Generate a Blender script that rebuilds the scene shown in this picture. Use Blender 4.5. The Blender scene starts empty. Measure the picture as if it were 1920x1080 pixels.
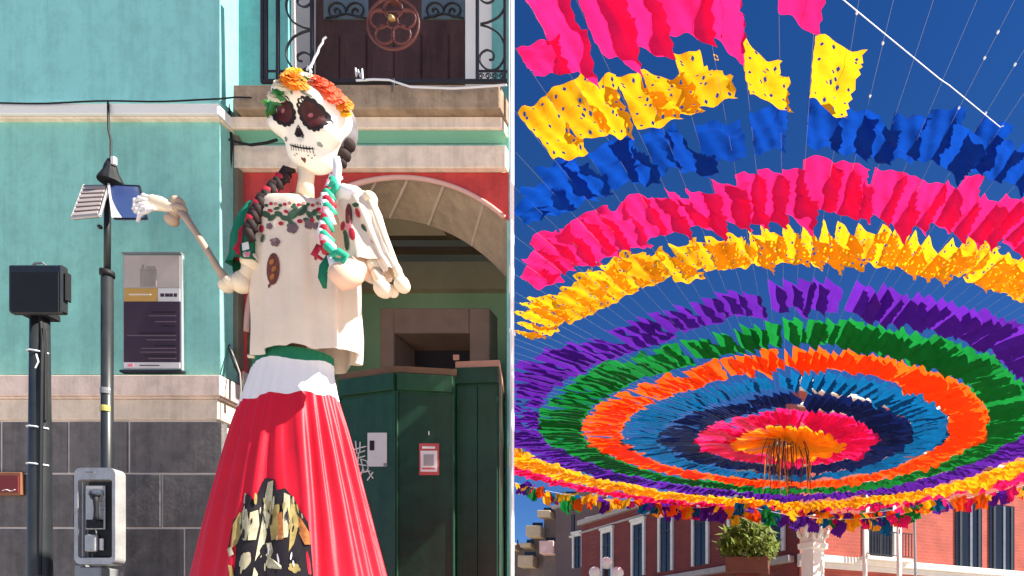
import bpy, math, random
from mathutils import Vector, Matrix
from mathutils.bvhtree import BVHTree
R = math.radians
random.seed(7)
S = bpy.context.scene
COL = S.collection

# ------------------------------------------------------------------ camera, sky, sun, exposure
EYE = 0.5; F = 1200.0; CX = 1480.0; HY = 1250.0     # focal length and principal point in photo pixels
cam = bpy.data.cameras.new('camera'); camo = bpy.data.objects.new('camera', cam); COL.objects.link(camo)
camo.location = (0, 0, EYE); camo.rotation_euler = (R(90), 0, 0)
cam.sensor_width = 36; cam.lens = F/1920*36
cam.shift_x = (960-CX)/1920; cam.shift_y = (HY-540)/1920
cam.clip_start = .05; cam.clip_end = 2000
S.camera = camo
SUN_EL, SUN_AZ = 47, 91.3       # azimuth clockwise from +Y
w = bpy.data.worlds.new('World'); S.world = w; w.use_nodes = True
nt = w.node_tree; nt.nodes.clear()
sky = nt.nodes.new('ShaderNodeTexSky'); sky.sky_type = 'NISHITA'; sky.sun_disc = False
sky.sun_elevation = R(SUN_EL); sky.sun_rotation = R(SUN_AZ); sky.air_density = 1.0; sky.dust_density = .15; sky.ozone_density = 3.0
sky.altitude = 2200
hs = nt.nodes.new('ShaderNodeHueSaturation'); hs.inputs['Saturation'].default_value = 1.30; hs.inputs['Hue'].default_value = .512; hs.inputs['Value'].default_value = .45
bg = nt.nodes.new('ShaderNodeBackground'); bg.inputs[1].default_value = .11
wo = nt.nodes.new('ShaderNodeOutputWorld')
nt.links.new(sky.outputs[0], hs.inputs['Color']); nt.links.new(hs.outputs[0], bg.inputs[0]); nt.links.new(bg.outputs[0], wo.inputs[0])
sl = bpy.data.lights.new('sun', 'SUN'); sl.energy = 5.0; sl.angle = R(.5); sl.color = (1, .94, .84)
so = bpy.data.objects.new('sun', sl); COL.objects.link(so)
az = R(SUN_AZ); el = R(SUN_EL)
sd = Vector((math.sin(az)*math.cos(el), math.cos(az)*math.cos(el), math.sin(el)))
so.rotation_euler = sd.to_track_quat('Z', 'Y').to_euler()
so.location = (30, 0, 30)
S.view_settings.view_transform = 'Standard'; S.view_settings.look = 'None'
S.view_settings.gamma = 1; S.view_settings.use_curve_mapping = False; S.view_settings.exposure = 1.35

# ------------------------------------------------------------------ helpers
def px(x, Y): return (x-CX)/F*Y
def pz(y, Y): return EYE+(HY-y)/F*Y
def P(x, y, Y): return Vector((px(x, Y), Y, pz(y, Y)))

MATS = {}
def mat(name, col, rough=.7, var=.12, scale=3.0, bump=.0, bscale=40, metal=0, spec=.3, stain=None, translucent=0, emit=None, streak=0, grime=0):
    if name in MATS: return MATS[name]
    m = bpy.data.materials.new(name); m.use_nodes = True; t = m.node_tree; n = t.nodes; l = t.links
    b = n['Principled BSDF']; out = n['Material Output']
    b.inputs['Roughness'].default_value = rough; b.inputs['Metallic'].default_value = metal
    b.inputs['Specular IOR Level'].default_value = spec
    tc = n.new('ShaderNodeTexCoord'); vec = tc.outputs['Object']
    nz = n.new('ShaderNodeTexNoise'); nz.inputs['Scale'].default_value = scale; nz.inputs['Detail'].default_value = 6; nz.inputs['Roughness'].default_value = .6
    if streak:
        mp = n.new('ShaderNodeMapping'); mp.inputs['Scale'].default_value = (1, 1, streak); l.new(vec, mp.inputs[0]); l.new(mp.outputs[0], nz.inputs['Vector'])
    else: l.new(vec, nz.inputs['Vector'])
    cr = n.new('ShaderNodeValToRGB'); cr.color_ramp.elements[0].position = .3; cr.color_ramp.elements[1].position = .7
    lo = stain if stain else tuple(c*(1-var) for c in col); hi = tuple(min(1, c*(1+var)) for c in col)
    cr.color_ramp.elements[0].color = (*lo, 1); cr.color_ramp.elements[1].color = (*hi, 1)
    l.new(nz.outputs[0], cr.inputs[0])
    # slight per-object tint
    oi = n.new('ShaderNodeObjectInfo'); mr = n.new('ShaderNodeMapRange'); mr.inputs[3].default_value = 1-var*.6; mr.inputs[4].default_value = 1+var*.6
    l.new(oi.outputs['Random'], mr.inputs[0])
    hv = n.new('ShaderNodeHueSaturation'); l.new(cr.outputs[0], hv.inputs['Color']); l.new(mr.outputs[0], hv.inputs['Value'])
    if grime:     # weathering: vertical drip marks and worn blotches
        m2 = n.new('ShaderNodeMapping'); m2.inputs['Scale'].default_value = (5.5, 5.5, .35); l.new(vec, m2.inputs[0])
        g1 = n.new('ShaderNodeTexNoise'); g1.inputs['Scale'].default_value = 1.6; g1.inputs['Detail'].default_value = 8; g1.inputs['Roughness'].default_value = .7; l.new(m2.outputs[0], g1.inputs['Vector'])
        g2 = n.new('ShaderNodeTexNoise'); g2.inputs['Scale'].default_value = 7; g2.inputs['Detail'].default_value = 9; g2.inputs['Roughness'].default_value = .75; l.new(vec, g2.inputs['Vector'])
        ma = n.new('ShaderNodeMath'); ma.operation = 'MULTIPLY'; l.new(g1.outputs[0], ma.inputs[0]); l.new(g2.outputs[0], ma.inputs[1])
        gr = n.new('ShaderNodeMapRange'); gr.inputs[1].default_value = .16; gr.inputs[2].default_value = .30; gr.inputs[3].default_value = 1-grime; gr.inputs[4].default_value = 1.04; l.new(ma.outputs[0], gr.inputs[0])
        h3 = n.new('ShaderNodeHueSaturation'); l.new(hv.outputs[0], h3.inputs['Color']); l.new(gr.outputs[0], h3.inputs['Value']); hv = h3
    l.new(hv.outputs[0], b.inputs['Base Color'])
    if bump:
        nb = n.new('ShaderNodeTexNoise'); nb.inputs['Scale'].default_value = bscale; nb.inputs['Detail'].default_value = 5; l.new(vec, nb.inputs['Vector'])
        bp = n.new('ShaderNodeBump'); bp.inputs['Strength'].default_value = bump; bp.inputs['Distance'].default_value = .02
        l.new(nb.outputs[0], bp.inputs['Height']); l.new(bp.outputs[0], b.inputs['Normal'])
    if translucent:
        tr = n.new('ShaderNodeBsdfTranslucent'); l.new(hv.outputs[0], tr.inputs[0])
        mx = n.new('ShaderNodeMixShader'); mx.inputs[0].default_value = translucent
        l.new(b.outputs[0], mx.inputs[1]); l.new(tr.outputs[0], mx.inputs[2]); l.new(mx.outputs[0], out.inputs[0])
    MATS[name] = m; return m

class MB:
    def __init__(s): s.v = []; s.f = []; s.mi = []; s.cur = 0
    def face(s, idx): s.f.append(tuple(idx)); s.mi.append(s.cur)
    def quad(s, a, b, c, d):
        i = len(s.v); s.v += [Vector(a), Vector(b), Vector(c), Vector(d)]; s.face((i, i+1, i+2, i+3))
    def box(s, x0, x1, y0, y1, z0, z1):
        if x0 > x1: x0, x1 = x1, x0
        if y0 > y1: y0, y1 = y1, y0
        if z0 > z1: z0, z1 = z1, z0
        i = len(s.v)
        s.v += [Vector(p) for p in ((x0,y0,z0),(x1,y0,z0),(x1,y1,z0),(x0,y1,z0),(x0,y0,z1),(x1,y0,z1),(x1,y1,z1),(x0,y1,z1))]
        for f in ((0,3,2,1),(4,5,6,7),(0,1,5,4),(1,2,6,5),(2,3,7,6),(3,0,4,7)): s.face([i+k for k in f])
        return s
    def obox(s, c, ax, ay, az_, hx, hy, hz):       # oriented box
        c = Vector(c); i = len(s.v)
        for (a, b, d) in ((-1,-1,-1),(1,-1,-1),(1,1,-1),(-1,1,-1),(-1,-1,1),(1,-1,1),(1,1,1),(-1,1,1)):
            s.v.append(c+ax*(a*hx)+ay*(b*hy)+az_*(d*hz))
        for f in ((0,3,2,1),(4,5,6,7),(0,1,5,4),(1,2,6,5),(2,3,7,6),(3,0,4,7)): s.face([i+k for k in f])
        return s
    def tube(s, pts, rad, seg=8, cap=True, flat=1.0):
        pts = [Vector(p) for p in pts]; n = len(pts)
        if not hasattr(rad, '__len__'): rad = [rad]*n
        i0 = len(s.v); prev = None
        for k in range(n):
            d = (pts[min(k+1, n-1)]-pts[max(k-1, 0)])
            if d.length < 1e-9: d = Vector((0,0,1))
            d.normalize()
            if prev is None:
                u = d.cross(Vector((0,1,0)) if abs(d.y) < .9 else Vector((1,0,0))).normalized()
            else:
                u = (prev-d*prev.dot(d))
                u = u.normalized() if u.length > 1e-6 else d.orthogonal().normalized()
            prev = u; v = d.cross(u)
            for j in range(seg):
                a = 2*math.pi*j/seg
                s.v.append(pts[k]+u*math.cos(a)*rad[k]+v*math.sin(a)*rad[k]*flat)
        for k in range(n-1):
            for j in range(seg):
                a = i0+k*seg+j; b = i0+k*seg+(j+1)%seg
                s.face((a, b, b+seg, a+seg))
        if cap:
            s.face([i0+j for j in range(seg)][::-1]); s.face([i0+(n-1)*seg+j for j in range(seg)])
        return s
    def sphere(s, c, r, nu=12, nv=8, sc=(1,1,1)):
        c = Vector(c); i0 = len(s.v)
        for b in range(nv+1):
            t = math.pi*b/nv
            for a in range(nu):
                p = 2*math.pi*a/nu
                s.v.append(c+Vector((math.sin(t)*math.cos(p)*sc[0], math.sin(t)*math.sin(p)*sc[1], math.cos(t)*sc[2]))*r)
        for b in range(nv):
            for a in range(nu):
                q = i0+b*nu+a; q2 = i0+b*nu+(a+1)%nu
                s.face((q, q+nu, q2+nu, q2))
        return s
    def prism(s, poly, y0, y1):                    # poly in (x,z), extruded along Y
        n = len(poly); i = len(s.v)
        s.v += [Vector((x, y0, z)) for x, z in poly]+[Vector((x, y1, z)) for x, z in poly]
        s.face([i+k for k in range(n)]); s.face([i+n+k for k in range(n)][::-1])
        for k in range(n): s.face((i+k, i+n+k, i+n+(k+1)%n, i+(k+1)%n))
        return s
    def vprism(s, poly, z0, z1):                   # poly in (x,y), extruded along Z
        n = len(poly); i = len(s.v)
        s.v += [Vector((x, y, z0)) for x, y in poly]+[Vector((x, y, z1)) for x, y in poly]
        s.face([i+k for k in range(n)][::-1]); s.face([i+n+k for k in range(n)])
        for k in range(n): s.face((i+k, i+(k+1)%n, i+n+(k+1)%n, i+n+k))
        return s
    def grid(s, fn, nu, nv, closed=False):
        i0 = len(s.v)
        cu = nu if closed else nu+1
        for b in range(nv+1):
            for a in range(cu): s.v.append(Vector(fn(a/nu, b/nv)))
        for b in range(nv):
            for a in range(nu):
                q = i0+b*cu+a; q2 = i0+b*cu+((a+1) % cu)
                s.face((q, q2, q2+cu, q+cu))
        return s
    def mesh(s, name, mats):
        me = bpy.data.meshes.new(name); me.from_pydata([tuple(v) for v in s.v], [], s.f)
        if not isinstance(mats, (list, tuple)): mats = [mats]
        for m in mats: me.materials.append(m)
        if len(mats) > 1: me.polygons.foreach_set('material_index', s.mi)
        me.update(); return me
    def build(s, name, mats, parent=None, smooth=False, bevel=0, solid=0, loc=None):
        me = s.mesh(name, mats)
        import bmesh
        bm = bmesh.new(); bm.from_mesh(me); bmesh.ops.recalc_face_normals(bm, faces=bm.faces)
        if bevel: bmesh.ops.bevel(bm, geom=[e for e in bm.edges], offset=bevel, segments=1, affect='EDGES')
        bm.to_mesh(me); bm.free()
        if smooth: me.polygons.foreach_set('use_smooth', [True]*len(me.polygons))
        o = bpy.data.objects.new(name, me); COL.objects.link(o)
        if parent: o.parent = parent
        if loc: o.location = loc
        if parent and parent.type == 'EMPTY' and not loc and not parent.get('_raw'):
            o.matrix_parent_inverse = parent_inv(parent)
        elif parent and not loc and parent.type != 'EMPTY': 
            o.matrix_parent_inverse = parent_inv(parent)
        if solid:
            md = o.modifiers.new('thickness', 'SOLIDIFY'); md.thickness = solid; md.offset = 0
        return o
def wm(o):
    m = Matrix.LocRotScale(o.location, o.rotation_euler, o.scale)
    if o.parent: m = wm(o.parent) @ o.matrix_parent_inverse @ m
    return m
def parent_inv(p): return wm(p).inverted()
def tag(o, label=None, cat=None, group=None, kind=None):
    if label: o['label'] = label
    if cat: o['category'] = cat
    if group: o['group'] = group
    if kind: o['kind'] = kind
    return o
def thing(name, label, cat, loc, group=None):
    o = bpy.data.objects.new(name, None); COL.objects.link(o); o.location = loc; o.empty_display_size = .2
    return tag(o, label, cat, group)

def bvh_of(mb): return BVHTree.FromPolygons([tuple(v) for v in mb.v], [f for f in mb.f])
def decal(name, pts, bvh, m, parent, off=.004, rings=4, Yf=5.0, thick=True):
    """a flat print or patch laid on a surface; outline given by where sight lines from EYE meet the surface"""
    o = Vector((0, 0, EYE)); cx = sum(p[0] for p in pts)/len(pts); cy = sum(p[1] for p in pts)/len(pts)
    def hit(x, y):
        d = Vector(((x-CX)/F, 1, (HY-y)/F)).normalized()
        h = bvh.ray_cast(o, d)
        if h[0] is None: return None
        nn = h[1] if h[1].dot(d) < 0 else -h[1]
        return h[0]+nn*off
    c = hit(cx, cy)
    mb = MB(); n = len(pts); prev = c
    ringv = []
    for k in range(1, rings+1):
        t = k/rings; row = []
        for i, (x, y) in enumerate(pts):
            q = hit(cx+(x-cx)*t, cy+(y-cy)*t)
            if q is None: q = ringv[-1][i] if ringv else c
            row.append(q)
        if any(q is None for q in row): return None
        ringv.append(row)
    if c is None: return None
    mb.v = [c]+[q for row in ringv for q in row]
    for i in range(n): mb.face((0, 1+i, 1+(i+1) % n))
    for k in range(rings-1):
        for i in range(n):
            a = 1+k*n+i; b = 1+k*n+(i+1) % n
            mb.face((a, b, b+n, a+n))
    return mb.build(name, m, parent, smooth=True)
def ell(cx, cy, rx, ry, n=20, rot=0, sc=0, k=8):
    out = []
    for i in range(n):
        a = 2*math.pi*i/n; q = 1+sc*abs(math.cos(a*k/2)); x = math.cos(a)*rx*q; y = math.sin(a)*ry*q
        out.append((cx+x*math.cos(rot)-y*math.sin(rot), cy+x*math.sin(rot)+y*math.cos(rot)))
    return out

# ------------------------------------------------------------------ materials
M_mint  = mat('mint_plaster', (.28,.64,.56), .85, .09, 1.3, .04, 60, grime=0.16)
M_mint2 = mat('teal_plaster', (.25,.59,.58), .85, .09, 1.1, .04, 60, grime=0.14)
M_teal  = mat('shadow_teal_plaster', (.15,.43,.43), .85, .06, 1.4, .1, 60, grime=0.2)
M_cream = mat('cream_plaster', (.88,.72,.56), .8, .07, 2.5, .12, 50, grime=0.2)
M_pinkc = mat('pinkish_plaster', (.84,.66,.56), .8, .08, 2.2, .12, 50, grime=0.22)
M_white = mat('white_paint', (.8,.8,.78), .6, .03, 4, .05, 50)
M_divider  = mat('white_divider_paint', (.93,.93,.90), .5, .01, 4)
M_red   = mat('red_plaster', (.56,.060,.055), .8, .09, 2, .1, 60, grime=0.18)
M_stone = mat('dark_stone', (.175,.158,.152), .8, .14, 6, .35, 30, grime=0.35)
M_mort  = mat('pale_mortar', (.70,.62,.58), .9, .1, 10, .2, 60)
M_tan   = mat('tan_stone', (.40,.29,.20), .85, .12, 3, .2, 30, grime=0.22)
M_tan2  = mat('pale_tan_stone', (.55,.42,.33), .85, .1, 3, .2, 30)
M_brn   = mat('brown_stone', (.34,.25,.17), .85, .25, 3, .25, 30, grime=0.3)
M_wood  = mat('dark_door_wood', (.085,.042,.040), .55, .25, 3, .15, 30, streak=.15, grime=0.3)
M_glass = mat('dull_grey_glass', (.13,.17,.20), .25, .1, 3, spec=.5)
M_iron  = mat('black_iron', (.03,.03,.035), .5, .1, 10)
M_ironr = mat('rust_red_iron', (.17,.06,.05), .5, .2, 10)
M_gold  = mat('dull_brass', (.35,.22,.08), .4, .1, 10, metal=.4)
M_blk   = mat('black_paint', (.022,.026,.028), .4, .15, 6, spec=.5, grime=0.2)
M_blk2  = mat('black_plastic', (.014,.015,.017), .6, .1, 10, spec=.25)
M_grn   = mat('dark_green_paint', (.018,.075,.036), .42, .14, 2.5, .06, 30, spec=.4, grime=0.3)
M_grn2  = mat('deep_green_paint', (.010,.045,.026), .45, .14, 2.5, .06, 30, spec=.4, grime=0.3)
M_backg = mat('inside_green_plaster', (.46,.66,.42), .9, .08, 2)
M_inb   = mat('inside_brown_plaster', (.55,.41,.27), .9, .12, 2)
M_wd2   = mat('brown_wood', (.15,.085,.05), .7, .2, 4, .1, 30)
M_wd3   = mat('pinkish_wood', (.42,.22,.16), .7, .12, 4, .1, 30)
M_silv  = mat('silver_metal', (.50,.49,.48), .38, .08, 8, metal=.35, spec=.5, grime=0.2)
M_greym = mat('grey_metal', (.30,.31,.32), .4, .1, 8, metal=.3)
M_cord2 = mat('thin_blue_grey_cord', (.20,.26,.38), .7, .03, 10)
M_paper = mat('white_paper', (.75,.72,.72), .8, .04, 8)
M_bone  = mat('bone_white', (.84,.70,.52), .55, .06, 9, .06, 40)
M_bone2 = mat('skull_white', (.88,.82,.72), .5, .05, 7, .05, 40)
M_blou  = mat('cream_cloth', (.92,.78,.64), .85, .05, 5, .15, 120, translucent=.12)
M_cwht  = mat('white_cloth', (.92,.90,.92), .85, .03, 5, .1, 120, translucent=.1)
M_cred  = mat('red_satin_cloth', (.66,.006,.025), .5, .07, 4, .05, 80, translucent=.08, spec=.5)
M_cgrn  = mat('green_cloth', (.01,.17,.09), .7, .08, 6)
M_cgrnb = mat('bright_green_ribbon', (.03,.42,.25), .6, .08, 6)
M_hair  = mat('black_yarn', (.025,.015,.015), .8, .2, 20)
M_rred  = mat('red_ribbon', (.45,.02,.04), .6, .1, 8)
M_rpink = mat('pink_ribbon', (.8,.25,.32), .6, .1, 8)
M_print = mat('brown_print', (.16,.05,.04), .8, .3, 40)
M_dkgrn = mat('dark_green_print', (.05,.10,.06), .8, .25, 40)
M_dark  = mat('black_print', (.018,.014,.018), .7, .1, 20)
M_sock  = mat('maroon_print', (.06,.012,.014), .6, .5, 9)
M_gcloth= mat('gold_print', (.38,.29,.10), .7, .3, 14)
M_lcloth= mat('pale_gold_print', (.50,.46,.30), .7, .25, 18)
M_org   = mat('orange_petal', (.85,.26,.02), .7, .15, 15, translucent=.15)
M_yel   = mat('yellow_petal', (.9,.48,.03), .7, .12, 15, translucent=.15)
M_cor   = mat('coral_petal', (.88,.14,.06), .7, .12, 15, translucent=.15)
M_wpet  = mat('cream_petal', (.85,.78,.6), .7, .08, 15, translucent=.15)
M_leaf  = mat('leaf_green', (.03,.20,.05), .6, .2, 15)
M_solar = mat('dark_blue_solar_cells', (.05,.08,.22), .3, .08, 8, spec=.6)
M_slat  = mat('brown_slats', (.14,.10,.10), .5, .15, 8)
M_str   = mat('white_cord', (.75,.78,.82), .6, .03, 10)
M_purp  = mat('sign_purple', (.055,.032,.055), .7, .1, 3)
M_orange= mat('sign_orange', (.62,.36,.10), .7, .06, 3)
M_beige = mat('sign_photo_beige', (.50,.43,.40), .7, .10, 4)
M_beige2= mat('sign_photo_church', (.33,.29,.26), .7, .12, 12)
M_line  = mat('sign_text_lines', (.17,.12,.16), .7, .05, 3)
M_brick = None

# ------------------------------------------------------------------ ground
g = MB(); g.quad((-900,-900,0),(900,-900,0),(900,900,0),(-900,900,0))
tag(g.build('ground', mat('pale_street_stone', (.46,.42,.37), .9, .15, .8, .3, 20)), kind='structure')
def paving_mat():
    m = mat('pavement_slabs', (.46,.42,.37), .85, .12, 1.2, .2, 20); return m
p = MB(); p.box(-14, -1.2, 3.2, 9.5, .0, .12)
tag(p.build('pavement', paving_mat(), bevel=.01), kind='structure')
p = MB(); p.box(-14, -1.2, 3.05, 3.197, .0, .13); p.box(-1.197, -1.05, 3.05, 9.5, 0, .13)
tag(p.build('kerb', M_mort, bevel=.01), kind='structure')
p = MB(); p.vprism([(-14,20),(-.5,20.5),(14,27),(14,40),(-14,46)], 0, .12)
tag(p.build('pavement', paving_mat()), kind='structure')

# ------------------------------------------------------------------ mint building
YW = 6.05      # recessed facade plane
YL = 5.85      # projecting left block
B = thing('mint_building', 'mint green building with red arch wall, cream mouldings and dark stone base', 'building', (-6, 7, .12))
XR = px(955, YW)-.004        # right corner
XB = px(412, YL)             # right edge of left block
XLL = px(-260, YL)
TOP = 8.2
m = MB(); m.box(XLL, XB, YL, 7.2, pz(192, YL), TOP); m.build('upper_wall', M_mint2, B)
m = MB(); m.box(XLL, XB, YL, 7.2, pz(702, YL), pz(229, YL)); m.build('wall', M_mint, B)
m = MB()
m.box(XLL, XB+.045, YL-.07, 7.2, pz(213, YL-.07), pz(193.5, YL-.07))
m.build('cornice', M_white, B, bevel=.006)
m = MB()
m.box(XLL, XB+.03, YL-.045, 7.2, pz(229, YL)+.0, pz(213, YL-.07)-.002)
m.build('cornice', M_cream, B, bevel=.006)
m = MB(); Yc = YL-.10
m.box(XLL, XB+.09, Yc, 7.15, pz(741, Yc), pz(703, Yc)); m.box(XLL, XB+.07, Yc+.018, 7.15, pz(708+33, Yc)-.02, pz(741, Yc)-.001)
m.build('base_moulding', M_pinkc, B, bevel=.005)
m = MB(); m.box(XLL, XB+.045, Yc+.03, 7.15, pz(786, Yc+.03), pz(741, Yc)-.0225)
m.build('base_moulding', M_cream, B, bevel=.006)
# stones of the base, each one its own piece, mortar behind
zb = pz(786, YL-.07)
m = MB(); m.box(XLL, XB+.012, YL-.049, 7.1, .12, zb-.001); m.build('mortar_bed', M_mort, B)
rows = [(790,887,[-260,-120,1,128,241,414]),(889,989,[-260,-90,-10,140,303,414]),(991,1088,[-260,-150,60,200,345,414]),(1090,1190,[-260,-60,90,240,414]),(1192,1290,[-260,-150,20,170,320,414]),(1292,1322,[-260,-60,90,260,414])]
Ys = YL-.058
for (y0, y1, xs) in rows:
    for a, b in zip(xs, xs[1:]):
        m = MB(); dpt = random.uniform(-.005,.005)
        m.box(px(a+2.1, Ys), px(b-2.1, Ys)+(.018 if b == 414 else 0), Ys+dpt, Ys+.06, max(.121, pz(y1-1, Ys)), pz(y0+1, Ys))
        m.build('stone_block', M_stone, B, bevel=.004)
# recessed bay: upper teal wall with balcony door opening
sx0, sx1 = px(583, 6.3), px(893, 6.3)
xo0, xo1 = px(540, YW), px(922, YW)
zS = pz(158, 5.85)          # slab top
zb2 = zS
m = MB()
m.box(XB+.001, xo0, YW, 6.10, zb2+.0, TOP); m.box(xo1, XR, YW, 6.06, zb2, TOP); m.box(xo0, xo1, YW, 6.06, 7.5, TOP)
m.build('upper_wall', M_teal, B)
m = MB()   # white jambs
m.box(xo0+.001, sx0, 6.08, 6.5, zb2, 7.499); m.build('door_jamb', M_white, B, bevel=.006)
m = MB(); m.box(sx1, xo1-.001, 6.08, 6.5, zb2, 7.499); m.build('door_jamb', M_white, B, bevel=.006)
# wide wall mass between slab and red wall
m = MB(); m.box(XB+.001, XR, YW, 6.06, pz(316, YW), zS-.001); m.build('wall', M_mint, B)
m = MB(); m.box(px(436, 5.85), px(937, 5.85), 5.85, 6.04, pz(203, 5.85), zS)
slab = m.build('balcony_slab', M_brn, B, bevel=.01)
m = MB(); m.box(XB+.01, px(941, 5.93), 5.93, YW, pz(240, 5.93), pz(203, 5.85)-.003); m.build('moulding', M_cream, B, bevel=.008)
# cove, quarter round
m = MB(); zt, z0 = pz(240, 5.93)-.002, pz(271, YW)
def cove(u, v):
    a = v*math.pi/2
    return (XB+.012+(XR-.006-XB-.012)*u, 5.955+(YW-.006-5.955)*math.sin(a)*.9, zt+(z0-zt)*(1-math.cos(a)*1.0) if False else zt-(zt-z0)*v)
m.grid(cove, 2, 8); m.build('cove', mat('cove_green_plaster', (.20,.48,.34), .85, .06, 2), B, smooth=True)
m = MB(); m.box(XB+.008, XR-.003, 5.985, YW, pz(314, 5.985), pz(272, 5.985)); m.build('moulding', M_cream, B, bevel=.006)
# red arch wall
acx, acr = px(752, YW), 290/F*YW; acz = pz(333, YW)-acr
zred = pz(314, 5.985)+.002
m = MB()
N = 48
outer = []
for k in range(N+1):
    a = math.pi*k/N; x = acx-math.cos(a)*acr; z = acz+math.sin(a)*acr
    outer.append((x, z))
pl = [(XB+.001, .12), (XB+.001, zred)]
# wall strip quads from arch to top
pts = [q for q in outer if q[0] < XR]
xe = XR; ze = acz+math.sqrt(max(0, acr*acr-(xe-acx)**2)); pts.append((xe, ze))
Y0, Y1 = YW, YW+.01
for (x0, zA), (x1, zB) in zip(pts, pts[1:]):
    for yy in (Y0,):
        m.quad((x0,yy,zA),(x1,yy,zB),(x1,yy,zred),(x0,yy,zred))
x0 = pts[0][0]
m.quad((XB+.001,Y0,.95),(x0,Y0,.95),(x0,Y0,zred),(XB+.001,Y0,zred))
m.quad((x0,Y0,.95),(x0,Y0,acz),(x0,Y1,acz),(x0,Y1,.95))
m.build('wall', M_red, B)
# arch moulding rim
m = MB(); rim = [(acx-math.cos(math.pi*k/60)*(acr-.004), YW-.005, acz+math.sin(math.pi*k/60)*(acr-.004)) for k in range(61)]
rim = [q for q in rim if q[0] < XR-.02]
m.tube(rim, .024, 6); m.build('arch_rim', mat('pink_rim_plaster', (.68,.40,.34), .8, .08, 3), B, smooth=True)
# splayed arch soffit, split into separate voussoir panels by pale ribs
Yi = 6.5; icx, icr = px(716, Yi), 338/F*Yi; icz = pz(409, Yi)-icr
def sof(t, v):
    a = math.pi*t
    p0 = Vector((acx-math.cos(a)*acr, YW+.002, acz+math.sin(a)*acr)); p1 = Vector((icx-math.cos(a)*icr*.93, Yi, icz+math.sin(a)*icr))
    return p0.lerp(p1, v)
cuts = [0,.09,.18,.27,.36,.45,.515,.59,.68,.78,.88,1]
XRAY = lambda Y: px(953, Y)-.01
for a, b in zip(cuts, cuts[1:]):
    m = MB()
    def f(u, v, a=a, b=b):
        q = sof(a+(b-a)*u, v); q.x = min(q.x, XRAY(q.y)); return q
    m.grid(f, 8, 2); m.build('arch_stone', M_tan, B, smooth=True)
for a in cuts[1:-1]:
    q0, q1 = sof(a, .02), sof(a, .98)
    if q0.x > XRAY(q0.y)-.02 or q1.x > XRAY(q1.y)-.02: continue
    m = MB(); m.tube([q0, q1], .014, 6); m.build('arch_rib', M_tan2, B)
# inner jamb left of the arch
m = MB(); xj = px(438, YW)
m.box(XB+.001, acx-acr, YW+.001, 6.5, .12, .949) if False else None
m.box(px(466,6.3), px(500,6.3), 6.14, 6.5, .9, acz+.10); m.build('arch_jamb', M_tan, B, bevel=.01)
m = MB(); m.box(XB+.10, px(461,6.0), 5.97, 6.5, pz(740, 5.97), pz(695, 5.97)); m.box(XB+.07, px(455,6.0), 5.99, 6.5, pz(788, 5.97), pz(742, 5.97))
m.build('base_moulding', M_pinkc, B, bevel=.006)
m = MB(); m.box(XB+.07, px(455, 6.02), 6.01, 6.5, .12, pz(790, 5.97)); m.build('stone_block', M_stone, B, bevel=.004)
# dark recess strip beside the block
m = MB(); m.box(XB+.002, XB+.05, YW-.06, YW-.002, pz(695, YW), pz(197, YW)); m.build('recess_strip', mat('olive_brown', (.17,.14,.10), .85, .15, 3, .1), B)
# interior shell (room behind the arch)
def ray_x(Y): return px(952, Y)-.02
m = MB(); Yb = 8.4
m.quad((-8.6,Yb,.12),(ray_x(Yb),Yb,.12),(ray_x(Yb),Yb,pz(490,Yb)),(-8.6,Yb,pz(490,Yb))); m.build('inner_wall', M_backg, B)
m = MB(); m.box(-8.6, ray_x(8.3), 8.3, 8.4, pz(490, 8.3), 5.4); m.build('inner_lintel', M_inb, B)
m = MB(); m.quad((-8.6,6.5,5.35),(ray_x(6.5),6.5,5.35),(ray_x(7.2),7.2,5.35),(-8.6,7.2,5.35)); m.build('inner_ceiling', M_inb, B)  # ceiling stops early, shaped to let sky light onto the inner wall
m = MB(); m.vprism([(px(955,6.52)-.0,6.52),(px(955,6.52)-.02,6.52),(px(955,8.6)-.05,8.6),(px(955,8.6),8.6)], .12, TOP)
m.build('side_wall', M_mint, B)
m = MB(); m.box(-8.6,-8.5,6.5,8.4,.12,5.35); m.build('inner_wall', M_inb, B)
for (xa, yy, Yk, hh) in ((742,424,7.2,.09),(806,427,7.2,.08),(846,436,7.2,.10),(905,432,7.2,.09)):
    m = MB(); m.box(px(xa-7,Yk), px(xa+7,Yk), 6.95, 7.25, pz(yy+9,Yk), pz(yy-9,Yk)+.0); m.build('ceiling_beam', M_wd2, B, bevel=.008)
m = MB(); m.box(-8.4, ray_x(7.9), 7.9, 7.98, pz(470, 7.9), pz(462, 7.9)); m.build('ceiling_beam', M_wd2, B)
m = MB(); m.box(-8.4, ray_x(7.6), 7.6, 7.7, pz(440, 7.6), pz(430, 7.6)); m.build('ceiling_beam', M_wd2, B)
# back wall, and a roof cut short so sky light enters the arcade
m = MB(); m.vprism([(XLL,YL+.02),(XB,YL+.02),(XB,YW+.02),(XR,YW+.02),(px(955,7.0),7.0),(XLL,7.0)], TOP+.002, TOP+.25); m.build('roof_parapet', M_cream, B)
m = MB(); m.box(XLL, px(955,8.6)-.1, 8.602, 8.75, .12, TOP); m.build('back_wall', M_inb, B)
m = MB(); m.quad((XR,YW+.001,0.95),(XR-.05,6.52,.95),(XR-.05-.16,6.52,TOP),(XR,YW+.001,TOP)) if False else None
m = MB(); m.vprism([(XR,YW+.003),(XR-.02,YW+.003),(px(955,6.52)-.02,6.515),(px(955,6.52),6.515)], .12, TOP); m.build('side_wall', M_mint, B)

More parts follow.
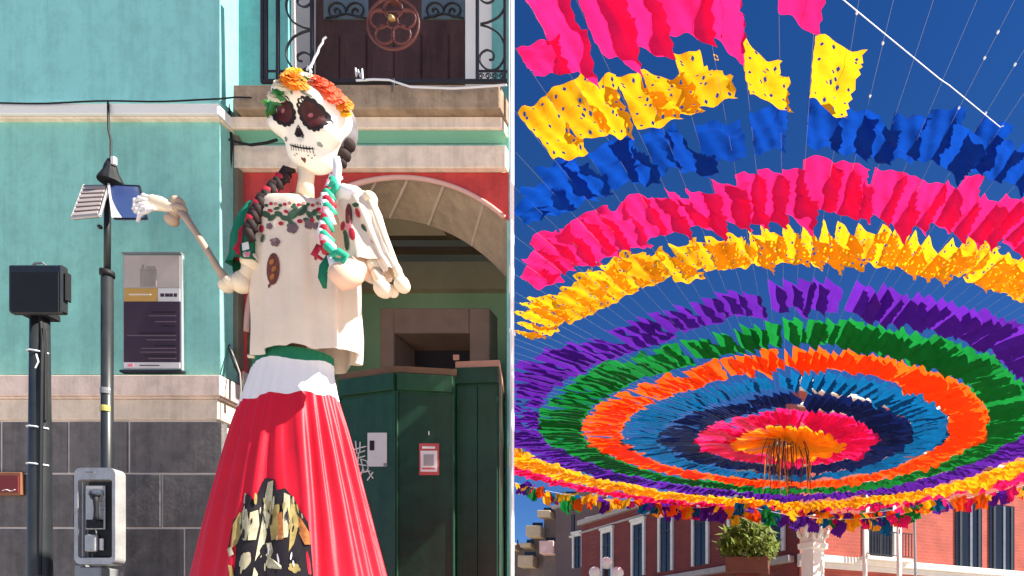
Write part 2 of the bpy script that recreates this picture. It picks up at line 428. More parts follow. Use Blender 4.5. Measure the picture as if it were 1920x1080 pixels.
# balcony door
D = MB(); D.box(sx0+.002, sx1-.002, 6.36, 6.44, zS, 7.49); door = D.build('balcony_door', M_wood, B, bevel=.004)
xs = [sx0+(sx1-sx0)*k/6 for k in range(7)]
for k in range(6):       # lower plank panels
    m = MB(); m.box(xs[k]+.03, xs[k+1]-.03, 6.342, 6.36, zS+.08, pz(62, 6.34)); m.build('panel', M_wood, door, bevel=.008)
for (a, b) in ((606,690),(790,872)):
    m = MB(); m.box(px(a,6.34), px(b,6.34), 6.345, 6.36, pz(34,6.34), 7.45); m.build('pane', M_glass, door)
    m = MB(); w0, w1 = px(a,6.33), px(b,6.33); zc = pz(20,6.33)
    for s_, c_ in ((1, w0+.12), (-1, w1-.12)):
        sp = [(c_+s_*math.cos(t*.45)*(.10-.0042*t), 6.335, zc+math.sin(t*.45)*(.10-.0042*t)) for t in range(24)]
        m.tube(sp, .008, 5)
    m.tube([(w0+.02,6.335,pz(33,6.33)), ((w0+w1)/2,6.335,pz(24,6.33)), (w1-.02,6.335,pz(33,6.33))], .009, 5)
    m.build('scroll', M_iron, door)
# iron railing
RY = 5.87
rail = MB(); x0r, x1r = px(490,RY), px(952,RY)
rail.box(x0r, x1r, RY-.012, RY+.012, pz(156,RY), pz(150,RY)); rail.box(x0r, x1r, RY-.02, RY+.02, pz(-70,RY), pz(-62,RY))
rail.box(x0r, px(583,RY), RY-.006, RY+.006, pz(135,RY), pz(132,RY)); rail.box(px(893,RY), x1r, RY-.006, RY+.006, pz(135,RY), pz(132,RY))
railing = rail.build('balcony_railing', M_iron, B)
for xa in (492, 499, 521, 585, 895, 947):
    m = MB(); m.box(px(xa,RY)-.012, px(xa,RY)+.012, RY-.01, RY+.01, pz(150,RY), pz(-62,RY)); m.build('bar', M_iron, railing)
def spiral(c, r0, r1, a0, a1, n=26):
    return [(c[0]+math.cos(a0+(a1-a0)*k/n)*(r0+(r1-r0)*k/n), RY, c[1]+math.sin(a0+(a1-a0)*k/n)*(r0+(r1-r0)*k/n)) for k in range(n+1)]
def cscroll(xb, y_out, y_in, side):
    """a big C sweeping out from the bar and curling in on itself"""
    m = MB()
    X = lambda x: px(xb+side*x, RY)
    pts = [(62,y_out),(45,y_out+(y_in-y_out)*.06),(26,y_out+(y_in-y_out)*.22),(16,y_out+(y_in-y_out)*.5),(18,y_out+(y_in-y_out)*.75),(30,y_out+(y_in-y_out)*.97),(48,y_in),(62,y_out+(y_in-y_out)*.85),(62,y_out+(y_in-y_out)*.66),(50,y_out+(y_in-y_out)*.56),(38,y_out+(y_in-y_out)*.63),(38,y_out+(y_in-y_out)*.76),(47,y_out+(y_in-y_out)*.78)]
    P3 = []
    for i in range(len(pts)-1):
        p0 = pts[max(i-1,0)]; p1 = pts[i]; p2 = pts[i+1]; p3 = pts[min(i+2,len(pts)-1)]
        for k in range(5):
            t = k/5
            q = [.5*((2*p1[j])+(-p0[j]+p2[j])*t+(2*p0[j]-5*p1[j]+4*p2[j]-p3[j])*t*t+(-p0[j]+3*p1[j]-3*p2[j]+p3[j])*t**3) for j in (0,1)]
            P3.append((X(q[0]), RY, pz(q[1], RY)))
    m.tube(P3, .009, 6); m.build('scroll', M_iron, railing)
cscroll(521, 57, 131, 1); cscroll(521, 55, -20, 1)
cscroll(963, 47, 131, -1); cscroll(963, 45, -25, -1)
m = MB()
for k in range(4):
    m.tube([(q[0],q[1],q[2]) for q in spiral((px(902+k*13,RY), pz(143,RY)), .028, .006, 0, 8, 16)], .006, 5)
m.build('scroll', M_iron, railing)
m = MB(); mc = (px(738,RY), pz(45,RY))
ringp = [(mc[0]+math.cos(a*math.pi/16)*.235, RY, mc[1]+math.sin(a*math.pi/16)*.235) for a in range(33)]
m.tube(ringp, .014, 6)
for k in range(5):
    a = math.pi/2+k*2*math.pi/5
    c2 = (mc[0]+math.cos(a)*.13, mc[1]+math.sin(a)*.13)
    m.tube([(c2[0]+math.cos(t*math.pi/8)*.085, RY-.004, c2[1]+math.sin(t*math.pi/8)*.085) for t in range(17)], .012, 6)
m.tube([(mc[0], RY, mc[1]+.2), (mc[0], RY, mc[1]+.5)], .05, 8)
m.tube([(mc[0]+s_*.2, RY, mc[1]+.11) for s_ in (-1,1)], .008, 5)
med = m.build('medallion', M_ironr, railing)
m = MB(); m.sphere((mc[0], RY-.03, mc[1]+.02), .03); m.build('medallion_boss', M_gold, railing, smooth=True)
m = MB(); m.tube([(mc[0],RY,pz(150,RY)),(mc[0],RY,pz(176,RY))],.022,8); m.build('bar', M_iron, railing)

# added white divider strip between the two views, shaped as a corner downpipe
dp = thing('divider', 'white drainpipe strip between the two halves, added at the right corner of the mint building', 'divider', (px(960,5.93), 5.93, .12))
m = MB(); hw = 4.6/F*5.93
m.box(px(960,5.93)-hw, px(960,5.93)+hw*.1, 5.93, 5.975, .12, 8.1); m.build('divider_body', M_divider, dp, bevel=.004)
for zc in (1.2, 3.6): 
    m = MB(); m.box(px(960,5.93)-hw-.002, px(960,5.93)+hw*.1+.002, 5.927, 6.0, zc, zc+.03); m.build('bracket', M_divider, dp, bevel=.001)  # bands added to the divider strip, no real fixings

# cables on the facade
def cable(name, pts, r, m_, label, cat='cable'):
    q = MB(); q.tube(pts, r, 6); o = q.build(name, m_); tag(o, label, cat); return o
cb = []
for k in range(30):
    x = -200+k*32; yy = 197-7*max(0,x)/415+(1.5*math.sin(k*.9))
    cb.append(P(x, yy-6 if x > 415 else yy-3, 5.76 if x < 430 else 5.82))
    if x > 440: break
cable('black_cable', cb, .007, M_blk2, 'black cable stretched along the top of the white cornice')
cable('hanging_cable', [P(203,192,5.77),P(203,215,5.76),P(204,245,5.75),P(208,262,5.75),P(208,300,5.7)], .009, M_blk2, 'black cable dropping from the cornice to the lamp head')
cable('black_cable', [P(428,195,5.95),P(432,230,5.96),P(434,270,5.97),P(430,330,5.97),P(426,420,5.97),P(424,560,5.97),P(427,640,5.97),P(436,672,5.9),P(448,700,5.85),P(457,735,5.85)], .013, M_blk2, 'thick black cable running down beside the red wall')
cable('grey_cable', [P(431,650,5.93),P(440,672,5.85),P(450,700,5.8),P(452,730,5.8),P(449,760,5.8)], .006, mat('grey_cable_sheath',(.35,.33,.30),.6), 'thin pale grey cable looping over the base moulding by the skirt')
cable('black_cable', [P(430,262,5.9),P(450,268,5.9),P(470,272,5.9),P(500,268,5.9),P(520,262,5.9)], .012, M_blk2, 'short black cable sagging across the green cove behind the skull')
cable('white_cable', [P(668,151,5.8),P(700,149,5.8),P(730,150,5.8),P(748,156,5.8),P(770,163,5.8),P(850,166,5.8),P(900,163,5.8),P(950,159,5.8)], .009, M_str, 'white cable lying along the foot of the balcony railing')
cable('white_ribbon', [P(667,128,5.8),P(668,143,5.8),P(672,132,5.8),P(675,144,5.8),P(679,130,5.8),P(680,148,5.8),P(686,151,5.8)], .009, M_str, 'white knotted ribbon tied to the cable below the balcony railing', 'ribbon')

# ------------------------------------------------------------------ information sign
ys = YL-.03
sg = thing('information_sign', 'purple and beige information panel on the mint wall behind the thin pole', 'sign', (px(285,YL), YL-.01, pz(695,YL)))
def sbox(x0,x1,y0,y1,dp,name,m_,par=sg,b=0):
    q = MB(); q.box(px(x0,ys), px(x1,ys), ys-dp, ys-dp+.004, pz(y1,ys), pz(y0,ys)); return q.build(name, m_, par, bevel=b)
q = MB(); q.box(px(230,ys), px(341,ys), ys, YL+.001-.004, pz(694,ys), pz(477,ys)); q.build('panel', mat('sign_frame_mint',(.35,.42,.42),.6), sg, bevel=.003)
sbox(233,338,480,540,.0045,'photo_print',M_beige); sbox(233,338,566,679,.0045,'text_block',M_purp)
sbox(297,338,541,565.5,.0045,'caption_strip',M_paper); sbox(234,296,541,565.5,.0045,'title_strip',M_orange); sbox(233,338,680,691,.0045,'footer_strip',M_paper)
for (a,b,c,d) in ((264,294,505,538),(267,271,497,504),(276,292,500,504)): sbox(a,b,c,d,.0075,'church_print',M_beige2)
for (a,b) in ((302,309),(311,318),(319,325),(327,333)): sbox(a,b,551,557,.0075,'caption_mark',M_purp)
for k,(a,yy,dk) in enumerate(((286,585,1),(280,592,0),(292,603,0),(305,611,1),(262,624,1),(240,629,0),(276,637,0),(290,648,1),(266,653,0),(265,660,0),(272,667,1),(280,672,0))):
    sbox(a,331,yy,yy+1.6,.0075,'text_line',M_line if not dk else M_dark)
sbox(243,284,552,554,.0075,'text_line',M_paper); sbox(241,251,683,688,.0075,'footer_mark',M_rpink); sbox(263,300,685,686.5,.0075,'text_line',M_purp)
q = MB(); q.box(px(228,ys), px(343,ys), ys-.02, YL-.004, pz(699,ys), pz(695,ys)); q.build('ledge', M_blk, sg)
q = MB(); q.box(px(230,ys), px(341,ys), ys-.012, YL-.004, pz(476.5,ys), pz(474,ys)); q.build('ledge', M_greym, sg)

# small plaque on the stones
sp = thing('wall_plaque', 'small red plaque with orange rim on the dark stone base', 'sign', (px(20,5.78), 5.78, pz(928,5.78)))
q = MB(); q.box(px(-12,5.77), px(43,5.77), 5.755, 5.786, pz(929,5.77), pz(886,5.77)); q.build('rim', mat('plaque_rim',(.30,.12,.06),.6), sp, bevel=.006)
q = MB(); q.box(px(-8,5.77), px(39,5.77), 5.749, 5.755, pz(924,5.77), pz(893,5.77)); q.build('face', mat('plaque_red',(.22,.03,.03),.5), sp)
q = MB(); q.tube([P(4,920,5.745),P(12,918,5.745),P(20,921,5.745),P(28,918,5.745)], .004, 5); q.build('mark', M_paper, sp)

# ------------------------------------------------------------------ floodlight pole
Yp = 4.9
fl = thing('floodlight_pole', 'thick black pole carrying a square black floodlight in front of the stone base', 'street light', (px(75,Yp), Yp, .12))
zf = pz(592,Yp); cxp = px(75,Yp)
q = MB(); q.tube([(cxp,Yp,.12),(cxp,Yp,1.0),(cxp,Yp,pz(780,Yp)),(cxp,Yp,zf)], [17/F*Yp*1.02,17/F*Yp,14.5/F*Yp,13/F*Yp], 20); q.build('pole', M_blk, fl, smooth=True)
q = MB(); q.tube([(cxp+.065,Yp-.02,pz(790+k*6,Yp)) for k in range(-20,1)][::-1]+[(cxp+.062,Yp-.03,pz(620,Yp))], .010, 6); q.build('conduit', M_blk2, fl)
q = MB(); q.tube([(cxp+.05,Yp-.045,pz(1080,Yp)),(cxp+.06,Yp-.04,pz(700,Yp)),(cxp+.055,Yp-.03,pz(640,Yp)),(cxp+.035,Yp-.03,zf+.02)],.012,6); q.build('conduit', M_blk2, fl)
q = MB(); q.box(px(14,4.72), px(116,4.72), 4.72, 4.77, pz(590,4.75), pz(500,4.75)); lampb = q.build('lamp_housing', M_blk, fl, bevel=.012)
q = MB(); q.box(px(20,4.715), px(110,4.715), 4.714, 4.72, pz(584,4.7), pz(507,4.7)); q.build('glass', M_blk2, lampb, bevel=.003)
for k in range(7):
    q = MB(); xx = px(20+k*13,4.77); q.box(xx, xx+.012, 4.77, 4.79, pz(583,4.8), pz(507,4.8)); q.build('fin', M_blk, lampb)
q = MB(); q.box(px(52,Yp), px(98,Yp), Yp-.09, Yp+.06, zf-.02, zf+.03); q.build('bracket', M_blk2, fl, bevel=.006)
q = MB(); q.box(px(117,4.72)+.001, px(121,4.72), 4.73, 4.77, pz(566,4.75), pz(512,4.75)); q.build('bracket', M_blk2, fl, bevel=.006)
q = MB(); q.tube([P(60,500,4.75),P(66,494,4.75),P(80,493,4.75),P(88,500,4.75)], .008, 6); q.build('handle', M_greym, fl)
for yy, dx in ((663,0),(804,0),(873,0)):
    q = MB(); z_ = pz(yy,Yp); q.tube([(cxp+math.cos(a*.55)*.0665, Yp+math.sin(a*.55)*.0665, z_+.003*math.sin(a)) for a in range(-6,1)], .006, 5); q.build('cable_tie', M_str, fl)
q = MB(); q.tube([P(68,664,4.83),P(72,678,4.82),P(66,690,4.82)], .005, 5); q.build('cable_tie', M_str, fl)

# ------------------------------------------------------------------ solar lamp pole
Yq = 5.5
spo = thing('solar_lamp_pole', 'thin black pole topped by two tilted solar panels and a small lamp head', 'street light', (px(200,Yq), Yq, .12))
cq = px(201,Yq)
q = MB(); q.tube([(cq,Yq,.12),(cq,Yq,pz(512,Yq))], 8.6/F*Yq, 16); q.build('pole', M_blk, spo, smooth=True)
q = MB(); q.tube([(cq,Yq,pz(512,Yq)+.02),(cq+.005,Yq,pz(340,Yq))], 5/F*Yq, 12); q.sphere((cq-.03,Yq-.03,pz(430,Yq)),.018); q.build('upper_pole', M_blk, spo, smooth=True)
q = MB(); q.tube([(cq,Yq,pz(518,Yq)),(cq,Yq,pz(508,Yq))], 10.5/F*Yq, 16); q.build('collar', M_blk2, spo, smooth=True)
for yy, m_ in ((735, M_greym), (768, mat('yellow_sticker',(.45,.42,.12),.6))):
    q = MB(); q.tube([(cq+math.cos(a*.3)*.0425, Yq+math.sin(a*.3)*.0425, pz(yy,Yq)) for a in range(-9,0)], .028, 5, flat=.08); q.build('sticker', m_, spo)
hx = px(208,Yq)
q = MB(); q.tube([(hx,Yq,pz(343,Yq)),(hx,Yq,pz(338,Yq)),(hx,Yq,pz(322,Yq)),(hx,Yq,pz(312,Yq)),(hx,Yq,pz(300,Yq))], [19/F*Yq,18/F*Yq,11/F*Yq,9/F*Yq,5/F*Yq], 14); q.build('lamp_head', M_blk2, spo)
q = MB(); q.box(px(213,Yq), px(221,Yq), Yq-.03, Yq+.0, pz(312,Yq), pz(297,Yq)); q.build('sensor', M_paper, spo, bevel=.006)
def panel(c4, m_, name, par, thick=.012, Yoff=0):
    """quad panel given four corners with thickness"""
    a,b,c,d = [Vector(v) for v in c4]; n = (b-a).cross(d-a).normalized()*thick
    q = MB(); q.v = [a,b,c,d,a+n,b+n,c+n,d+n]
    for f in ((0,1,2,3),(4,7,6,5),(0,4,5,1),(1,5,6,2),(2,6,7,3),(3,7,4,0)): q.face(f)
    return q.build(name, m_, par)
A,B2,C2,D2 = P(157,347,5.5),P(204,346,5.5),P(187,404,5.2),P(134,409,5.2)
pl1 = panel((A,B2,C2,D2), M_slat, 'left_solar_panel', spo, .015)
for k in range(7):
    t0 = .05+k*.135; t1 = t0+.075
    a = A.lerp(D2,t0); b = B2.lerp(C2,t0); c = B2.lerp(C2,t1); d = A.lerp(D2,t1)
    off = Vector((0,-.012,-.004))
    panel((a.lerp(b,.06)+off, a.lerp(b,.94)+off, d.lerp(c,.94)+off, d.lerp(c,.06)+off), mat('pale_slats',(.40,.34,.33),.5) , 'slat', pl1, .006)
q = MB(); q.tube([D2,C2], .012, 6); q.tube([A,D2],.008,6); q.tube([B2,C2],.008,6); q.build('panel_frame', M_silv, pl1)
E,Fq,G,H = P(206,346,5.5),P(262,349,5.48),P(276,410,5.2),P(214,410,5.2)
pl2 = panel((E,Fq,G,H), M_solar, 'right_solar_panel', spo, .012)
q = MB(); q.tube([E,Fq,G,H], .007, 6); q.build('panel_frame', M_blk2, pl2)
q = MB()
cv = [E.lerp(H,k/8) for k in range(9)]; off = Vector((0,-.02,-.004))
for k in range(8):
    w0 = .03+.28*max(0,(k/8-.4))**1.6*1.9; w1 = .03+.28*max(0,((k+1)/8-.4))**1.6*1.9
    r0 = Fq.lerp(G,k/8); r1 = Fq.lerp(G,(k+1)/8)
    q.quad(cv[k]+off, cv[k].lerp(r0,.05+w0)+off, cv[k+1].lerp(r1,.05+w1)+off, cv[k+1]+off)
q.build('white_edge', M_paper, pl2)

# ------------------------------------------------------------------ payphone
Yh = 5.45
ph = thing('payphone', 'silver payphone in an open hood on a pedestal in front of the stone wall', 'payphone', (px(188,Yh), Yh, .12))
def rrect(x0,x1,y0,y1,r,Y,n=5):
    out=[]
    for (cx_,cy_,a0) in ((x1-r,y0+r,-90),(x1-r,y1-r,0),(x0+r,y1-r,90),(x0+r,y0+r,180)):
        for k in range(n+1):
            a=R(a0+90*k/n); out.append((px(cx_+math.cos(a)*r,Y), pz(cy_+math.sin(a)*r,Y)))
    return out
def frame_prism(outer, inner, y0, y1, name, m_, par):
    q = MB(); n=len(outer)
    for k in range(n):
        a,b = outer[k],outer[(k+1)%n]; c,d = inner[(k+1)%n],inner[k]
        q.quad((a[0],y0,a[1]),(b[0],y0,b[1]),(c[0],y0,c[1]),(d[0],y0,d[1]))
        q.quad((a[0],y1,a[1]),(b[0],y1,b[1]),(b[0],y0,b[1]),(a[0],y0,a[1]))
        q.quad((d[0],y0,d[1]),(c[0],y0,c[1]),(c[0],y1,c[1]),(d[0],y1,d[1]))
    return q.build(name, m_, par)
Yf = 5.34
o1 = rrect(139,216,877,1058,12,Yf); i1 = rrect(146,210,899,1046,5,Yf)
hood = frame_prism(o1, i1, Yf, Yf+.085, 'hood', M_silv, ph)
q = MB(); q.prism(rrect(140,215,878,1057,11,Yf), Yf+.06, Yf+.083); q.build('hood_back', M_greym, ph)
q = MB(); q.box(px(148,Yf+.03), px(155,Yf+.03), Yf+.03, Yf+.058, pz(1044,Yf), pz(900,Yf)); q.build('side_panel', M_silv, ph, bevel=.004)
q = MB(); q.box(px(157,Yf), px(208,Yf), Yf+.03, Yf+.058, pz(1043,Yf), pz(901,Yf)); body = q.build('phone_body', M_blk2, ph, bevel=.006)
ybf = Yf+.028
HSX = lambda x: 157+(x-163)*.84
def pbox(x0,x1,y0,y1,d0,d1,name,m_,bev=.003,par=body):
    q = MB(); q.box(px(HSX(x0),ybf), px(HSX(x1),ybf), ybf-d1, ybf-d0, pz(y1,ybf), pz(y0,ybf)); return q.build(name, m_, par, bevel=bev)
pbox(170,213,911,993,-.0,.012,'face_plate',M_silv); 
pbox(173,210,912,917,.012,.016,'display',M_paper)
pbox(172.5,210.5,975,991,.012,.016,'card_slot',M_blk2)
_P = P
def P(x,y,Y): return _P(HSX(x),y,Y)
q = MB()
hp = [P(189,930,ybf-.035),P(190,940,ybf-.04),P(191,955,ybf-.042),P(191,968,ybf-.04),P(191,977,ybf-.035)]
q.tube(hp,[.024,.017,.015,.017,.024],10); q.tube([P(180,927,ybf-.03),P(189,929,ybf-.05),P(198,927,ybf-.03)],.012,8); q.build('handset', M_blk2, body, smooth=True)
for i in range(3):
    for j in range(2):
        q = MB(); q.sphere(P(202+j*5,940+i*8,ybf-.013),.007,8,5); q.build('key', M_greym, body)
q = MB(); q.tube([P(180,935,ybf-.02),P(174,926,ybf-.02),P(178,920,ybf-.02)],.006,6); q.tube([P(198,935,ybf-.02),P(206,926,ybf-.02),P(202,920,ybf-.02)],.006,6); q.build('hook', M_greym, body)
pbox(172,198,1003,1035,.0,.03,'coin_box',M_silv,.008); pbox(201,209,1010,1032,.0,.012,'coin_return',M_paper,.003)
q = MB(); q.tube([P(190,993,ybf-.02),P(191,1000,ybf-.03),P(191,1004,ybf-.03)],.006,6); q.tube([P(183,1035,ybf-.02),P(183,1044,ybf-.02)],.006,6); q.build('cord', M_blk, body)
P = _P
pbox(176,196,886,889,.0285,.034,'hood_label',M_greym,.0,hood)
q = MB(); q.box(px(150,Yh), px(165,Yh), Yh-.05, Yh+.1, .12, pz(1060,Yh)); q.box(px(171,Yh), px(211,Yh), Yh-.1, Yh+.1, .12, pz(1066,Yh)); q.build('pedestal', M_greym, ph, bevel=.01)

# ------------------------------------------------------------------ green kiosks
def kiosk(name, label, plan, ytop, Yt, mats, capm):
    """plan: list of (px, Y) corners seen from the front, closed behind"""
    t = thing(name, label, 'kiosk', (sum(px(a,b) for a,b in plan)/len(plan), sum(b for a,b in plan)/len(plan), .12))
    pl = [(px(a,b), b) for a,b in plan]
    q = MB(); zt = pz(ytop, Yt); q.vprism(pl, .12, zt); q.build('body', mats, t)
    cxm = sum(p_[0] for p_ in pl)/len(pl); cym = sum(p_[1] for p_ in pl)/len(pl)
    big = [(cxm+(x-cxm)*1.03, cym+(y-cym)*1.03) for x,y in pl]
    q = MB(); q.vprism(big, zt+.001, zt+.055); q.build('roof_cap', capm, t)
    return t, pl, zt
k1, pl1_, zt1 = kiosk('green_kiosk', 'dark green kiosk with a corner toward the street, stickers on its sides', [(638,5.58),(745,5.44),(853,5.50),(880,6.2),(680,6.3)], 697, 5.42, M_grn, M_wd2)
def facepanel(pl, i, u0, u1, z0, z1, dpt, name, m_, par, thick=.012):
    a = Vector((*pl[i],0)); b = Vector((*pl[i+1],0)); d = (b-a); n = Vector((d.y,-d.x,0)).normalized()
    p0 = a+d*u0+n*dpt; p1 = a+d*u1+n*dpt
    q = MB(); q.v = [Vector((p0.x,p0.y,z0)),Vector((p1.x,p1.y,z0)),Vector((p1.x,p1.y,z1)),Vector((p0.x,p0.y,z1))]
    q.v += [v+n*thick for v in q.v]
    for f in ((0,1,2,3),(4,7,6,5),(0,4,5,1),(1,5,6,2),(2,6,7,3),(3,7,4,0)): q.face(f)
    return q.build(name, m_, par, bevel=.002)
for i in (0,1):
    facepanel(pl1_, i, .02, .98, zt1-.15, zt1-.01, 0.001, 'fascia', M_grn, k1, .03)
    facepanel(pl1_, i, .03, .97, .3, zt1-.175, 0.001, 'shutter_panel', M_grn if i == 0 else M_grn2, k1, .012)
    facepanel(pl1_, i, .0, .028, .12, zt1-.16, .001, 'corner_post', M_grn, k1, .022); facepanel(pl1_, i, .972, 1, .12, zt1-.16, .001, 'corner_post', M_grn, k1, .022)
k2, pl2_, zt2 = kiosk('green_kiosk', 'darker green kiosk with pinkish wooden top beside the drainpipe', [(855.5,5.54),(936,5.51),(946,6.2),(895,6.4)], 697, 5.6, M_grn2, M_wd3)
facepanel(pl2_, 0, .0, 1, zt2-.14, zt2-.01, .001, 'fascia', M_grn2, k2, .03)
facepanel(pl2_, 0, .03, .5, .3, zt2-.16, .001, 'shutter_panel', M_grn2, k2); facepanel(pl2_, 0, .52, .97, .3, zt2-.16, .001, 'shutter_panel', M_grn2, k2)
facepanel(pl2_, 0, -.01, .12, zt2+.056, zt2+.10, .03, 'shelf', M_wd3, k2)
def kz(y,Y): return pz(y,Y)
# paper notice with small black square, graffiti, red-white poster (QR left blank)
a0 = Vector((*pl1_[0],0)); a1 = Vector((*pl1_[1],0)); a2 = Vector((*pl1_[2],0))
def onface(i, x, y, off=.03):
    a = Vector((*pl1_[i],0)); b = Vector((*pl1_[i+1],0)); t_ = (x-CX)/F
    d = b-a; s_ = (t_*a.y-a.x)/(d.x-t_*d.y); q = a+d*s_; n = Vector((d.y,-d.x,0)).normalized()
    Yq_ = q.y; return Vector((q.x,q.y,pz(y,Yq_)))+n*off
def poster(name, i, x0,x1,y0,y1, m_, par, off=.018, label=None, cat=None, sk=0):
    q = MB(); q.quad(onface(i,x0,y1,off),onface(i,x1,y1+sk,off),onface(i,x1,y0+sk,off),onface(i,x0,y0,off))
    n = (q.v[1]-q.v[0]).cross(q.v[3]-q.v[0]).normalized()*.003
    q.v += [v+n for v in q.v]
    for f in ((4,7,6,5),(0,4,5,1),(1,5,6,2),(2,6,7,3),(3,7,4,0)): q.face(f)
    o = q.build(name, m_, par)
    if label: tag(o, label, cat)
    return o
n1 = poster('paper_notice', 0, 693,729,813,876, M_paper, None, .018, 'blank white paper notice with one small dark square on the left kiosk face', 'notice')
poster('dark_square', 0, 698,706,828,846, M_dark, n1, .023)
poster('corner_fold', 0, 724,729,870,876, M_greym, n1, .023)
q = MB()
def gst(pts): q.tube([onface(0,x,y,.018) for x,y in pts], .0055, 5)
for st in ([(663,845),(690,838)],[(670,828),(673,852)],[(679,830),(678,850),(688,846)],[(668,862),(688,856)],[(676,850),(674,878),(672,885)],
           [(680,862),(692,866),(694,880),(686,886),(680,862)],[(677,888),(697,884)],[(684,880),(678,898)],[(692,882),(703,898)],[(703,886),(692,902)],[(665,870),(690,874)]): gst(st)
tag(q.build('graffiti', M_paper), 'scribbled white graffiti tag on the green kiosk beside the paper notice', 'graffiti')
n2 = poster('poster', 1, 788,825,833,892, mat('poster_red',(.50,.09,.09),.6), None, .018, 'small red and white poster with a grey middle on the right kiosk face', 'poster')
poster('white_sheet', 1, 791,822,847,886, M_paper, n2, .023); poster('heading', 1, 794,818,839,843, M_paper, n2, .023)
poster('grey_block', 1, 797,816,854,875, mat('poster_grey',(.33,.31,.32),.7,.05,4), n2, .027)
poster('heading', 1, 794,818,879,882, mat('poster_red',(.5,.09,.09)), n2, .027)
for (x,y) in ((816,712),(806,810)):
    q = MB(); q.tube([onface(1,x,y,.02),onface(1,x,y+7,.02)],.004,5); tag(q.build('paper_scrap', M_paper), 'tiny white paper scrap on the green kiosk fascia' if y<800 else 'tiny white speck above the red poster', 'scrap')
# brown booth inside the arcade
bt = thing('wooden_booth', 'brown booth with a dark opening inside the arcade behind the kiosk', 'booth', (px(810,7.2),7.2,.12))
q = MB(); Yk=7.1
q.box(px(712,Yk),px(738,Yk),Yk,7.8,.12,pz(577,Yk)); q.box(px(880,Yk),px(918,Yk),Yk,7.3,.12,pz(577,Yk)); q.box(px(738,Yk)+.001,px(880,Yk)-.001,Yk,7.8,pz(624,Yk),pz(577,Yk)); q.box(px(738,Yk)+.001,px(880,Yk)-.001,Yk,7.8,.12,pz(700,Yk))
q.build('frame', mat('booth_brown_paint',(.24,.15,.11),.7,.15,4), bt, bevel=.01)
q = MB(); q.box(px(740,7.3),px(885,7.3),7.5,7.6,.5,pz(615,7.3)); q.build('dark_screen', M_dark, bt)

# ------------------------------------------------------------------ giant catrina figure
YF = 5.0
k5 = YF/F
cat_ = thing('catrina_figure', 'giant skeleton lady figure with flower crown, cream blouse and long red skirt', 'figure', (px(548,YF), YF, .12))
def interp(tab, t):
    for (a, va), (b, vb) in zip(tab, tab[1:]):
        if t <= b:
            q = (t-a)/(b-a) if b > a else 0; q = max(0, q)
            return [x+(y-x)*q for x, y in zip(va, vb)]
    return list(tab[-1][1])
def loft(tab, y0, y1, nu, nv, pleat, dy=(lambda a: 0), bfac=.6, wav=0):
    """tab: rows of py -> (centre px, half width px); dy(a): border wobble in px"""
    m_ = MB()
    def f(u, v):
        a = 2*math.pi*u
        yy = y0[0]*(1-v)+y1[0]*v
        if len(y0) > 1: yy += (y0[1](a)*(1-v)+y1[1](a)*v)
        c, hw_ = interp(tab, yy)
        # off-axis view widens a round body: compensate so that the silhouette is right
        rr = hw_*k5/math.sqrt(1+(bfac*(c-CX)/F)**2)
        pr = 1+pleat(a, yy)
        x = px(c, YF)+math.cos(a)*rr*pr; y = YF+math.sin(a)*rr*bfac*pr
        return (x, y, pz(yy, YF))
    m_.grid(f, nu, nv, closed=True)
    return m_
zero = lambda a: 0
# skirt
SK = [(660,(555,72)),(700,(550,78)),(745,(547,90)),(800,(546,107)),(900,(546,133)),(1000,(547,160)),(1080,(549,181)),(1324,(553,246))]
pr_ph = [random.uniform(0, 6.28) for _ in range(6)]
def pleat_s(a, yy):
    g_ = min(1, max(.25, (yy-690)/160)); 
    n1 = math.cos(26*a+pr_ph[0]+1.6*math.sin(3*a)+.9*math.sin(7*a+yy*.006)+.5*math.sin(yy*.013+2*a)); n2 = math.cos(11*a+pr_ph[1]+yy*.002)
    q = math.copysign(abs(n1)**.7, n1)
    fade = 1-max(0, min(.55, (yy-850)/500))
    return (.042*q*fade+.030*n2)*g_
b_gw = lambda a: 0
def bord1(a): return -8*math.cos(a)-6*max(0,math.sin(-a))*math.sin(a*3+1)
def bord2(a): return -13*math.cos(a)+3*math.sin(9*a)
sk0 = loft(SK, (668,zero), (691,bord1), 200, 5, pleat_s); sk0.build('waistband', M_cgrn, cat_, smooth=True)
sk1 = loft(SK, (691.05,bord1), (760,bord2), 200, 8, pleat_s); sk1.build('white_tier', M_cwht, cat_, smooth=True)
sk2 = loft(SK, (760.05,bord2), (1322,zero), 260, 46, pleat_s); sk2.build('red_skirt', M_cred, cat_, smooth=True)
bvS = bvh_of(sk2)
# blouse
BL = [(386,(565,34)),(390,(565,64)),(397,(566,87)),(408,(567,97)),(420,(568,99)),(430,(572,99)),(500,(574,99)),(560,(577,98)),(620,(579,99)),(665,(579,99)),(683,(578,98))]
def pleat_b(a, yy):
    g_ = max(.12, min(1, (yy-415)/110))
    return   .075*g_*math.cos(10*a+.6+.4*math.sin(2*a+yy*.004))+.018*g_*math.cos(23*a+2)+.01*math.sin(yy*.05+3*a)
def hem(a): return -8*math.cos(a)+4*math.sin(5*a)
bl = loft(BL, (386,zero), (676,hem), 180, 44, pleat_b, bfac=.62)
blo = bl.build('blouse', M_blou, cat_, smooth=True); bvB = bvh_of(bl)
q = MB()
def shf(u, v):
    a = 2*math.pi*u; c, h_ = 565, 34
    rr = h_*k5*(1-v*.85)
    return (px(c,YF)+math.cos(a)*rr, YF+math.sin(a)*rr*.62, pz(386,YF)+.02*math.sin(v*1.5))
q.grid(shf, 40, 4, closed=True); q.build('shoulder_yoke', M_blou, cat_, smooth=True)
